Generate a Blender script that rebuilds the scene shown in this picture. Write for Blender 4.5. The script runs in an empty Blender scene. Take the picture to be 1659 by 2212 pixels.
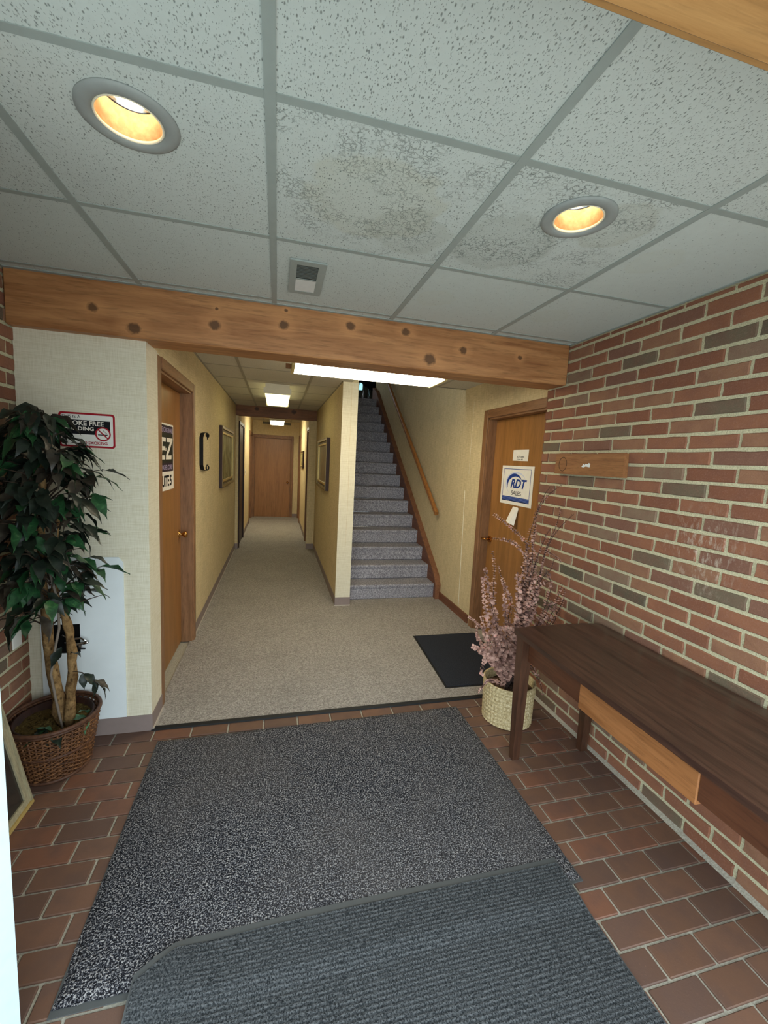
import bpy, math, random
from mathutils import Vector, Matrix
random.seed(7)
sc = bpy.context.scene
COL = sc.collection

# ---------------------------------------------------------------- camera
F_PX, PITCH, ROLL, YAW, CAMZ = 902.73, -0.11915, 0.05162, 0.25379, 1.5254
cy_, sy_, cp_, sp_ = math.cos(YAW), math.sin(YAW), math.cos(PITCH), math.sin(PITCH)
fw = Vector((sy_*cp_, cy_*cp_, sp_)); r0 = Vector((cy_, -sy_, 0)); u0 = r0.cross(fw)
rt = r0*math.cos(ROLL) + u0*math.sin(ROLL); up = -r0*math.sin(ROLL) + u0*math.cos(ROLL)
cam = bpy.data.objects.new('camera', bpy.data.cameras.new('camera')); COL.objects.link(cam)
cam.matrix_world = Matrix(((rt.x, up.x, -fw.x, 0), (rt.y, up.y, -fw.y, 0), (rt.z, up.z, -fw.z, CAMZ), (0, 0, 0, 1)))
cam.data.sensor_fit = 'HORIZONTAL'; cam.data.sensor_width = 36; cam.data.lens = F_PX/1659*36
cam.data.clip_start = 0.02; cam.data.clip_end = 100
sc.camera = cam
# ---------------------------------------------------------------- light and exposure
SKY = 2.2
w = bpy.data.worlds.new('world'); sc.world = w; w.use_nodes = True
bg = w.node_tree.nodes['Background']; bg.inputs[0].default_value = (0.80, 0.93, 1.0, 1); bg.inputs[1].default_value = SKY
pl = bpy.data.lights.new('door_daylight_portal', 'AREA'); pl.shape = 'RECTANGLE'; pl.size = 2.75; pl.size_y = 2.0
pl.cycles.is_portal = True
po = bpy.data.objects.new('door_daylight_portal', pl); COL.objects.link(po)
po.location = (0.27, 0.30, 1.02); po.rotation_euler = (math.radians(90), 0, 0)
sc.view_settings.view_transform = 'Standard'; sc.view_settings.look = 'None'
sc.view_settings.gamma = 1; sc.view_settings.use_curve_mapping = False
sc.view_settings.exposure = 1.15
su = bpy.data.lights.new('sun', 'SUN'); su.energy = 9.0; su.angle = .05; su.color = (.90, .97, 1.0)
so_ = bpy.data.objects.new('sun', su); COL.objects.link(so_); so_.rotation_euler = Vector((.80, .16, .58)).to_track_quat('Z', 'Y').to_euler()
E_TUBE, E_HALL, E_FAR, E_BULB, E_UP = 7.0, 1.3, 9.0, 4.5, .5

H, W, XL = 2.289, 1.724, -1.19

# ---------------------------------------------------------------- material helpers
def lin(c):
    return tuple(((v/255)/12.92 if v/255 <= .04045 else ((v/255+.055)/1.055)**2.4) for v in c) + (1,)
class NM:
    def __init__(s, name, rough=.6, spec=.3, metal=0):
        s.m = bpy.data.materials.new(name); s.m.use_nodes = True; s.t = s.m.node_tree
        s.b = s.t.nodes['Principled BSDF']; s.b.inputs['Roughness'].default_value = rough
        s.b.inputs['Specular IOR Level'].default_value = spec; s.b.inputs['Metallic'].default_value = metal
        s.tc = s.n('ShaderNodeTexCoord'); s.obj = s.tc.outputs['Object']
    def n(s, k, **p):
        x = s.t.nodes.new(k)
        for a, v in p.items(): setattr(x, a, v)
        return x
    def l(s, a, b): s.t.links.new(a, b)
    def inp(s, node, i, v):
        if hasattr(v, 'links'): s.l(v, node.inputs[i])
        else: node.inputs[i].default_value = v
    def map(s, vec, scale=(1, 1, 1), loc=(0, 0, 0), rot=(0, 0, 0)):
        m = s.n('ShaderNodeMapping'); s.l(vec, m.inputs[0])
        m.inputs['Scale'].default_value = scale; m.inputs['Location'].default_value = loc; m.inputs['Rotation'].default_value = rot
        return m.outputs[0]
    def noise(s, vec, scale, detail=3, rough=.55, dist=0, col=False):
        x = s.n('ShaderNodeTexNoise'); s.l(vec, x.inputs['Vector']); x.inputs['Scale'].default_value = scale
        x.inputs['Detail'].default_value = detail; x.inputs['Roughness'].default_value = rough; x.inputs['Distortion'].default_value = dist
        return x.outputs['Color' if col else 'Fac']
    def vor(s, vec, scale, feature='F1', rnd=1):
        x = s.n('ShaderNodeTexVoronoi', feature=feature); s.l(vec, x.inputs['Vector']); x.inputs['Scale'].default_value = scale
        x.inputs['Randomness'].default_value = rnd
        return x.outputs['Distance']
    def wave(s, vec, scale, dist=0, dsc=1, dirn='X', kind='BANDS', det=2):
        x = s.n('ShaderNodeTexWave', wave_type=kind)
        if kind == 'BANDS': x.bands_direction = dirn
        s.l(vec, x.inputs['Vector']); x.inputs['Scale'].default_value = scale; x.inputs['Distortion'].default_value = dist
        x.inputs['Detail'].default_value = det; x.inputs['Detail Scale'].default_value = dsc
        return x.outputs['Fac']
    def ramp(s, fac, *stops, interp='LINEAR'):
        x = s.n('ShaderNodeValToRGB'); s.l(fac, x.inputs[0]); e = x.color_ramp.elements; x.color_ramp.interpolation = interp
        while len(e) < len(stops): e.new(.5)
        for k, (p, c) in enumerate(stops):
            e[k].position = p; e[k].color = lin(c) if isinstance(c, tuple) else (c, c, c, 1)
        return x.outputs[0]
    def mix(s, fac, a, b, mode='MIX'):
        x = s.n('ShaderNodeMix', data_type='RGBA', blend_type=mode)
        s.inp(x, 0, fac)
        s.inp(x, 6, lin(a) if isinstance(a, tuple) and len(a) == 3 else a); s.inp(x, 7, lin(b) if isinstance(b, tuple) and len(b) == 3 else b)
        return x.outputs[2]
    def math(s, op, a, b=0., c=None):
        x = s.n('ShaderNodeMath', operation=op); s.inp(x, 0, a); s.inp(x, 1, b)
        if c is not None: s.inp(x, 2, c)
        return x.outputs[0]
    def rand(s): return s.n('ShaderNodeObjectInfo').outputs['Random']
    def roff(s, vec, k=40):
        x = s.n('ShaderNodeVectorMath', operation='ADD'); s.l(vec, x.inputs[0])
        r = s.math('MULTIPLY', s.rand(), k); c = s.n('ShaderNodeCombineXYZ')
        for i in range(3): s.l(r, c.inputs[i])
        s.l(c.outputs[0], x.inputs[1]); return x.outputs[0]
    def col(s, c):
        if isinstance(c, tuple): s.b.inputs['Base Color'].default_value = lin(c)
        else: s.l(c, s.b.inputs['Base Color'])
        return s
    def bump(s, h, strength=.3, dist=.01):
        x = s.n('ShaderNodeBump'); x.inputs['Strength'].default_value = strength; x.inputs['Distance'].default_value = dist
        s.l(h, x.inputs['Height']); s.l(x.outputs[0], s.b.inputs['Normal']); return s
    def emit(s, c, e):
        s.b.inputs['Emission Color'].default_value = lin(c); s.b.inputs['Emission Strength'].default_value = e; return s

def flat(name, c, rough=.6, spec=.3, metal=0, var=.0, sc_=30):
    q = NM(name, rough, spec, metal)
    n = q.noise(q.obj, sc_, 3)
    k = max(var, .04)
    q.col(q.mix(n, tuple(v*(1-k) for v in c), tuple(min(255, v*(1+k)) for v in c)))
    return q.m

def wood(name, c1, c2, axis='X', rough=.45, scale=1., knots=(), spec=.4, grain=.5, dark=None):
    q = NM(name, rough, spec)
    st = {'X': (1.2, 14, 14), 'Y': (14, 1.2, 14), 'Z': (14, 14, 1.2)}[axis]
    vec = q.map(q.obj, tuple(v*scale for v in st))
    v2 = q.map(q.obj, tuple(v*scale*5 for v in st))
    n1 = q.noise(vec, 1.6, 4, .6, .6); n2 = q.noise(v2, 1.5, 3, .6)
    base = q.ramp(n1, (.32, c1), (.62, c2))
    col = q.mix(q.math('MULTIPLY', q.ramp(n2, (.5, 0.), (.75, 1.)), grain), base, dark or tuple(v*.62 for v in c1))
    for (kx, kz, kr) in knots:
        s_ = q.n('ShaderNodeSeparateXYZ'); q.l(q.obj, s_.inputs[0])
        dx = q.math('DIVIDE', q.math('SUBTRACT', s_.outputs[0], kx), kr*1.15); dz = q.math('DIVIDE', q.math('SUBTRACT', s_.outputs[2], kz), kr)
        d = q.math('SQRT', q.math('ADD', q.math('MULTIPLY', dx, dx), q.math('MULTIPLY', dz, dz)))
        d = q.math('ADD', d, q.math('MULTIPLY', q.math('SUBTRACT', q.noise(q.obj, 60, 2), .5), .8))
        halo = q.ramp(q.math('DIVIDE', d, 4), (.25, .35), (.8, 0.))
        col = q.mix(halo, col, tuple(min(255, v*1.18) for v in c2))
        core = q.ramp(q.math('DIVIDE', d, 2), (.35, 1.), (.6, 0.))
        col = q.mix(q.math('MULTIPLY', core, .8), col, tuple(v*.42 for v in c1))
    q.col(col); q.bump(n2, .12, .004)
    return q.m

def carpet(name, a, b, c, sc1=260, bump=.5):
    q = NM(name, .95, .1)
    n = q.noise(q.obj, sc1, 2, .7); n2 = q.noise(q.obj, sc1*.42, 2, .6); big = q.noise(q.obj, 3, 3)
    col = q.ramp(q.math('MULTIPLY_ADD', n2, .45, q.math('MULTIPLY', n, .55)), (.36, a), (.5, b), (.64, c))
    col = q.mix(q.math('MULTIPLY', q.ramp(big, (.45, 0.), (.75, 1.)), .22), col, a)
    q.col(col); q.bump(n, bump, .004); return q.m

def ceiling_mat(name, pit=.5, crack=0., stain=None, base=(204, 213, 209)):
    q = NM(name, .9, .1)
    v = q.roff(q.obj); vs = q.map(v, (1, .55, 1))
    d = q.vor(vs, 130, 'F1'); n = q.noise(v, 40, 3); sel = q.noise(v, 100, 1)
    pits = q.math('MULTIPLY', q.ramp(d, (.10, 1.), (.30, 0.)), q.ramp(sel, (.60-pit*.30, 0.), (.66-pit*.26, 1.)))
    d2 = q.noise(q.map(v, (1.6, .8, 1), rot=(0, 0, .6)), 210, 1, .5)
    pits = q.math('MAXIMUM', pits, q.math('MULTIPLY', q.ramp(d2, (.72-pit*.10, 0.), (.76-pit*.10, 1.)), .9))
    if crack:
        wq = q.n('ShaderNodeVectorMath', operation='MULTIPLY_ADD'); q.l(q.noise(v, 38, 3, .6, 0, True), wq.inputs[0]); wq.inputs[1].default_value = (.03, .03, .03); q.l(v, wq.inputs[2])
        cr = q.math('MULTIPLY', q.ramp(q.vor(wq.outputs[0], 62, 'DISTANCE_TO_EDGE'), (.0, 1.), (.11, 0.)), q.ramp(q.noise(v, 52, 2), (.40, 0.), (.50, 1.)))
        m = q.ramp(q.noise(v, 6, 2), (.46, 0.), (.56, 1.))
        pits = q.math('MAXIMUM', pits, q.math('MULTIPLY', cr, q.math('MULTIPLY', m, crack)))
    col = q.mix(n, base, tuple(x*.96 for x in base))
    if stain:
        for (sx, sy, sr, amt, ring) in stain:
            s_ = q.n('ShaderNodeSeparateXYZ'); q.l(q.obj, s_.inputs[0])
            dx = q.math('SUBTRACT', s_.outputs[0], sx); dy = q.math('SUBTRACT', s_.outputs[1], sy)
            dd = q.math('SQRT', q.math('ADD', q.math('MULTIPLY', dx, dx), q.math('MULTIPLY', dy, dy)))
            dd = q.math('ADD', dd, q.math('MULTIPLY', q.math('SUBTRACT', q.noise(q.obj, 9, 3), .5), sr*.9))
            dd = q.math('DIVIDE', dd, sr*2)
            f = q.ramp(dd, (0., .55), (.36, .7), (.47, 1.), (.54, 0.))
            col = q.mix(q.math('MULTIPLY', f, amt), col, ring)
    col = q.mix(q.math('MULTIPLY', pits, .72), col, (74, 80, 78))
    q.col(col); q.bump(q.math('SUBTRACT', 1., pits), .35, .004); return q.m

M = {}
def build_mats():
    q = NM('wallpaper', .85, .15)
    hx = q.noise(q.map(q.obj, (8, 8, 190)), 1.5, 2, .6); hz = q.noise(q.map(q.obj, (190, 190, 9)), 1.5, 2, .6)
    wv = q.math('MULTIPLY', q.math('ADD', hx, hz), .5)
    c = q.ramp(wv, (.38, (196, 177, 136)), (.6, (226, 207, 166)))
    c = q.mix(q.math('MULTIPLY', q.ramp(q.noise(q.obj, 4, 4), (.5, 0.), (.8, 1.)), .3), c, (170, 158, 128))
    q.col(c); q.bump(wv, .25, .003); M['paper'] = q.m
    q = NM('wallpaper_pale', .85, .15)
    hx = q.noise(q.map(q.obj, (8, 8, 190)), 1.5, 2, .6); hz = q.noise(q.map(q.obj, (190, 190, 9)), 1.5, 2, .6)
    wv = q.math('MULTIPLY', q.math('ADD', hx, hz), .5)
    q.col(q.ramp(wv, (.36, (213, 204, 176)), (.6, (231, 224, 202)))); q.bump(wv, .25, .003); M['paper2'] = q.m
    # bricks
    q = NM('brick', .88, .2)
    v = q.roff(q.obj)
    base = q.ramp(q.rand(), (0, (146, 98, 74)), (.3, (132, 86, 65)), (.5, (148, 108, 83)), (.68, (128, 92, 76)), (.80, (134, 112, 92)), (.91, (110, 98, 80)), (.97, (92, 88, 72)), interp='CONSTANT')
    n = q.noise(v, 14, 4); f = q.noise(v, 160, 3, .7)
    c = q.mix(q.math('MULTIPLY', q.ramp(n, (.4, 0.), (.7, 1.)), .45), base, (118, 80, 68))
    c = q.mix(q.math('MULTIPLY', q.ramp(f, (.5, 0.), (.7, 1.)), .35), c, (160, 122, 106))
    # white mineral bloom and scuffs low on the wall, with a shape of their own
    g = q.n('ShaderNodeNewGeometry').outputs['Position']; s_ = q.n('ShaderNodeSeparateXYZ'); q.l(g, s_.inputs[0])
    dy = q.math('DIVIDE', q.math('SUBTRACT', s_.outputs[1], 1.33), .20); dz = q.math('DIVIDE', q.math('SUBTRACT', s_.outputs[2], 1.22), .24)
    dd = q.math('SQRT', q.math('ADD', q.math('MULTIPLY', dy, dy), q.math('MULTIPLY', dz, dz)))
    reg = q.ramp(dd, (.3, 1.), (1.0, .0)); st = q.noise(q.map(g, (60, 60, 22)), 1, 5, .7)
    bl = q.math('MULTIPLY', reg, q.ramp(st, (.52, 0.), (.66, 1.)))
    any_ = q.math('MULTIPLY', q.ramp(q.noise(g, 34, 4, .75), (.68, 0.), (.76, 1.)), .5)
    c = q.mix(q.math('MULTIPLY', q.math('MAXIMUM', bl, any_), .6), c, (204, 190, 172))
    q.col(c); q.bump(f, .45, .004); M['brick'] = q.m
    q = NM('mortar', .95, .1)
    f = q.noise(q.obj, 220, 3, .7)
    q.col(q.ramp(f, (.3, (182, 175, 142)), (.65, (226, 219, 184)))); q.bump(f, .8, .006); M['mortar'] = q.m
    # floor tile
    q = NM('quarry_tile', .5, .4)
    v = q.roff(q.obj)
    base = q.ramp(q.rand(), (0, (112, 82, 66)), (.35, (120, 88, 71)), (.6, (102, 77, 65)), (.8, (124, 85, 67)), interp='CONSTANT')
    n = q.noise(v, 9, 4); c = q.mix(q.math('MULTIPLY', q.ramp(n, (.42, 0.), (.68, 1.)), .5), base, (92, 72, 66))
    f = q.noise(v, 120, 3, .7); c = q.mix(q.math('MULTIPLY', q.ramp(f, (.62, 0.), (.8, 1.)), .3), c, (160, 120, 96))
    q.col(c); q.l(q.ramp(n, (.3, .38), (.7, .6)), q.b.inputs['Roughness']); q.bump(f, .12, .003); M['tile'] = q.m
    q = NM('grout', .95, .1); f = q.noise(q.obj, 150, 3)
    q.col(q.ramp(f, (.3, (150, 144, 130)), (.7, (192, 186, 170)))); q.bump(f, .4, .003); M['grout'] = q.m
    M['carpet'] = carpet('carpet', (112, 107, 102), (157, 151, 145), (196, 190, 183), 230)
    M['stair_carpet'] = carpet('stair_carpet', (98, 96, 104), (150, 148, 156), (206, 204, 210), 170)
    q = NM('speckled_pile', .95, .1)
    n = q.noise(q.obj, 180, 2, .65, .4); n2 = q.noise(q.obj, 300, 1, .5)
    c = q.ramp(q.math('MULTIPLY_ADD', n2, .3, q.math('MULTIPLY', n, .7)), (.45, (22, 23, 28)), (.522, (78, 79, 86)), (.61, (174, 171, 170)))
    s_ = q.n('ShaderNodeSeparateXYZ'); q.l(q.obj, s_.inputs[0])
    wear = q.ramp(q.noise(q.map(q.obj, (1.3, 1.0, 1)), 1.4, 2), (.42, 0.), (.7, 1.))
    c = q.mix(q.math('MULTIPLY', wear, .3), c, (104, 98, 94)); q.col(c); q.bump(n, .9, .008); M['pile'] = q.m
    q = NM('ribbed_fabric', .9, .15)
    n = q.noise(q.obj, 220, 2, .7); s_ = q.n('ShaderNodeSeparateXYZ'); q.l(q.obj, s_.inputs[0])
    rib = q.math('SINE', q.math('MULTIPLY', s_.outputs[1], 2*math.pi/.0125)); rib = q.math('MULTIPLY_ADD', rib, .5, .5)
    c = q.ramp(n, (.38, (34, 37, 39)), (.62, (98, 100, 102))); c = q.mix(q.math('MULTIPLY', rib, .5), c, (30, 34, 38))
    q.col(c); q.bump(n, .5, .004); M['ribbed'] = q.m
    q = NM('navy_mat', .9, .15); n = q.noise(q.obj, 260, 2, .7)
    q.col(q.ramp(n, (.4, (30, 33, 40)), (.7, (66, 70, 80)))); q.bump(n, .4, .003); M['navy'] = q.m
    M['rubber'] = flat('rubber', (78, 80, 80), .6, .3); M['black_rubber'] = flat('black_rubber', (26, 27, 29), .55, .35)
    knots = [(-.843, 2.165, .020), (-.673, 2.092, .026), (-.316, 2.154, .024), (.017, 2.196, .022), (.362, 2.235, .022), (.671, 2.242, .021),
             (.819, 2.112, .032), (1.017, 2.182, .02), (1.385, 2.181, .013), (-.305, 2.232, .007), (.027, 2.268, .008)]
    M['beam'] = wood('beam_fir', (150, 98, 58), (188, 134, 86), 'X', .5, 1, knots)
    M['beam2'] = wood('beam_far', (112, 70, 40), (138, 90, 54), 'X', .5, 1, [(-.33, 2.25, .03), (.24, 2.245, .035)])
    M['header'] = wood('header_fir', (160, 116, 68), (184, 140, 88), 'X', .5, 1)
    M['door'] = wood('door_oak', (140, 96, 48), (163, 113, 62), 'Z', .38, .7, spec=.45, grain=.35)
    M['trim'] = wood('trim_oak', (122, 86, 56), (150, 108, 74), 'Z', .42, 1.5)
    M['trimx'] = wood('trim_oak_across', (122, 86, 56), (150, 108, 74), 'Y', .42, 1.5)
    M['skirt'] = wood('skirt_wood', (108, 66, 46), (126, 80, 58), 'Y', .5, 1)
    M['skirt2'] = wood('skirt_moulding_wood', (120, 78, 52), (142, 96, 68), 'Y', .5, 1)
    M['rail'] = wood('rail_wood', (146, 92, 44), (176, 118, 62), 'Y', .4, 2)
    M['darkdoor'] = wood('dark_door', (44, 24, 18), (60, 32, 22), 'Z', .5, 1)
    M['bench'] = wood('bench_walnut', (46, 29, 23), (76, 51, 40), 'Y', .28, 1.4, spec=.5, grain=.6, dark=(50, 30, 22))
    M['bench_leg'] = wood('bench_leg_wood', (60, 38, 28), (86, 56, 40), 'Z', .35, 1.4, spec=.45)
    M['apron'] = wood('apron_wood', (74, 42, 28), (96, 58, 38), 'Y', .35, 1.2, spec=.45)
    M['panel_wood'] = wood('pale_panel_wood', (142, 90, 50), (166, 110, 66), 'Y', .4, 1.2, spec=.4)
    M['plaque'] = wood('plaque_wood', (130, 84, 48), (156, 106, 64), 'Y', .6, 2.2, grain=.5)
    M['tile_a'] = ceiling_mat('ceiling_tile_fissured', .62)
    M['tile_s'] = ceiling_mat('ceiling_tile_stained', .5, .8, [(.30, .30, .20, .30, (188, 186, 160)), (.44, .42, .13, .28, (160, 164, 150))])
    M['tile_c'] = ceiling_mat('ceiling_tile_crazed', .4, .9, [(.16, .38, .17, .35, (158, 164, 154)), (.42, .16, .12, .3, (170, 170, 150))])
    M['tile_p'] = ceiling_mat('ceiling_tile_plain', .0, 0., [(.12, .3, .09, .22, (196, 200, 184))])
    M['tile_b'] = ceiling_mat('ceiling_tile_fine', .35)
    M['tile_h'] = ceiling_mat('ceiling_tile_hall', .25, 0., None, (206, 200, 184))
    M['grid'] = flat('grid_metal', (156, 166, 162), .5, .4); M['grid_h'] = flat('grid_metal_hall', (156, 150, 134), .5, .4)
    M['vinyl'] = flat('vinyl_base', (140, 124, 118), .5, .4, var=.03); M['vinyl_toe'] = flat('vinyl_toe', (186, 176, 164), .5, .4)
    M['white'] = flat('white_paint', (226, 230, 228), .5, .35); M['paperw'] = flat('paper', (232, 228, 218), .8, .2)
    M['board'] = flat('white_board', (230, 236, 236), .55, .3, var=.03, sc_=6)
    M['doorwhite'] = flat('door_white_paint', (190, 214, 220), .5, .35)
    M['dark'] = flat('dark_void', (14, 12, 11), .9, .1); M['black'] = flat('black_print', (20, 20, 24), .7, .2)
    M['brass'] = flat('brass', (190, 140, 80), .25, .5, 1); M['chrome'] = flat('chrome', (200, 200, 200), .2, .5, 1)
    M['red'] = flat('red_print', (160, 18, 34), .6, .3); M['purple'] = flat('purple_print', (44, 30, 48), .5, .3); M['olive'] = flat('dark_green_print', (34, 38, 32), .5, .3)
    M['lilac'] = flat('lilac_print', (176, 160, 186), .6, .3); M['cream'] = flat('cream_print', (236, 228, 214), .6, .3)
    M['blue'] = flat('blue_print', (30, 62, 138), .5, .3); M['paleblue'] = flat('pale_blue_print', (200, 206, 226), .6, .3); M['stripe'] = flat('light_stripe', (130, 150, 205), .6, .3)
    M['tabletrim'] = flat('lamp_trim', (150, 156, 154), .45, .4)
    q = NM('lamp_reflector', .35, .5, .0); q.col(q.ramp(q.noise(q.obj, 60, 3), (.4, (160, 130, 96)), (.7, (186, 154, 118)))); q.b.inputs['Metallic'].default_value = .3; M['reflector'] = q.m
    M['bulb'] = NM('bulb_glow').col((255, 240, 210)).emit((255, 226, 176), E_BULB).m
    M['rimglow'] = flat('lamp_ring', (250, 240, 214), .3, .5)
    M['tube'] = NM('tube_lens').col((250, 244, 220)).emit((255, 243, 210), E_TUBE).m
    M['lens_h'] = NM('hall_lens').col((214, 226, 160)).emit((250, 240, 182), E_HALL).m
    M['lens_f'] = NM('far_lens').col((250, 250, 240)).emit((255, 250, 220), E_FAR).m
    M['lens_up'] = NM('lit_sign').col((200, 240, 245)).emit((176, 238, 245), E_UP).m
    M['fixture'] = flat('fixture_white', (214, 208, 188), .5, .3); M['fixend'] = flat('fixture_end', (226, 212, 150), .5, .3)
    # gold frame
    M['gold'] = flat('gilt_frame', (150, 130, 84), .4, .5, .4, var=.1); M['gold2'] = flat('gilt_frame_bright', (206, 180, 112), .35, .5, .4, var=.1)
    M['gold3'] = flat('gilt_cove', (92, 74, 44), .5, .4, .2, var=.1)
    M['palewood'] = wood('pale_frame_wood', (150, 140, 112), (176, 166, 134), 'Z', .5, 2.5, grain=.5)
    q = NM('landscape_paint', .5, .4)
    n = q.noise(q.obj, 5, 5, .6, .8); q.col(q.ramp(n, (.3, (62, 52, 30)), (.45, (112, 104, 60)), (.6, (150, 146, 108)), (.75, (176, 172, 138)))); M['paint'] = q.m
    q = NM('dark_landscape', .3, .5)
    n = q.noise(q.obj, 6, 5, .6, .8); q.col(q.ramp(n, (.35, (70, 62, 44)), (.6, (110, 102, 76)), (.75, (136, 128, 98)))); M['paint2'] = q.m
    M['mirror'] = flat('mirror_glass', (200, 200, 190), .06, .5, 1); M['glassdark'] = flat('picture_glass', (70, 66, 60), .12, .6, .5)
    # plants
    def leafm(name, a, b, hi):
        q = NM(name, .42, .4); v = q.roff(q.obj)
        n = q.noise(v, 30, 3, .6, 1.2); c = q.ramp(n, (.35, a), (.6, b), (.75, hi)); q.col(c)
        q.bump(q.noise(v, 90, 2), .2, .002); return q.m
    M['leaf_d'] = leafm('leaf_dark', (22, 30, 24), (34, 44, 34), (46, 56, 42)); M['leaf_m'] = leafm('leaf_green', (26, 58, 34), (42, 84, 48), (80, 122, 70))
    M['leaf_b'] = leafm('leaf_brown', (46, 40, 34), (60, 54, 44), (74, 70, 58)); M['leaf_l'] = leafm('leaf_light', (60, 96, 66), (90, 128, 92), (120, 150, 110))
    q = NM('bark', .9, .1); n = q.noise(q.obj, 26, 4, .7); d = q.ramp(q.vor(q.map(q.obj, (1, 1, .6)), 48), (.14, 1.), (.32, 0.))
    c = q.ramp(n, (.35, (92, 68, 42)), (.65, (156, 124, 82))); q.col(q.mix(q.math('MULTIPLY', d, .75), c, (48, 34, 20))); q.bump(n, .6, .01); M['bark'] = q.m
    M['twig'] = flat('twig', (62, 50, 40), .8, .2, var=.1); M['vine'] = flat('grey_vine', (128, 116, 104), .8, .2, var=.1)
    M['stem'] = flat('dry_stem', (56, 44, 40), .8, .2)
    q = NM('dry_leaf', .75, .2); n = q.noise(q.obj, 22, 3, .7); q.col(q.ramp(n, (.32, (88, 64, 58)), (.46, (148, 110, 98)), (.6, (196, 158, 142)), (.72, (200, 122, 112)))); M['dryleaf'] = q.m
    q = NM('wicker', .6, .35); n = q.noise(q.map(q.obj, (30, 30, 60)), 2, 4, .6); q.col(q.ramp(n, (.35, (66, 40, 24)), (.55, (112, 72, 42)), (.75, (160, 112, 68)))); q.bump(n, .5, .004); M['wicker'] = q.m
    q = NM('wicker_rim', .55, .35); n = q.noise(q.obj, 60, 3); q.col(q.ramp(n, (.35, (74, 46, 32)), (.7, (104, 70, 50)))); M['wrim'] = q.m
    q = NM('seagrass', .75, .2); n = q.noise(q.obj, 90, 3, .6); q.col(q.ramp(n, (.32, (164, 142, 98)), (.55, (208, 188, 144)), (.75, (234, 220, 184)))); q.bump(n, .4, .003); M['seagrass'] = q.m
    q = NM('moss', .95, .1); n = q.noise(q.obj, 70, 4, .7); q.col(q.ramp(n, (.35, (66, 52, 28)), (.6, (122, 100, 56)), (.75, (150, 130, 80)))); q.bump(n, 1, .02); M['moss'] = q.m
    q = NM('soil', .95, .1); n = q.noise(q.obj, 70, 4, .7); q.col(q.ramp(n, (.35, (60, 44, 36)), (.7, (124, 100, 82)))); q.bump(n, 1, .02); M['soil'] = q.m
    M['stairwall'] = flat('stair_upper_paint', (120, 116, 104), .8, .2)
    M['concrete'] = flat('paving', (150, 150, 146), .9, .1, var=.08, sc_=6)
build_mats()

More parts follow.
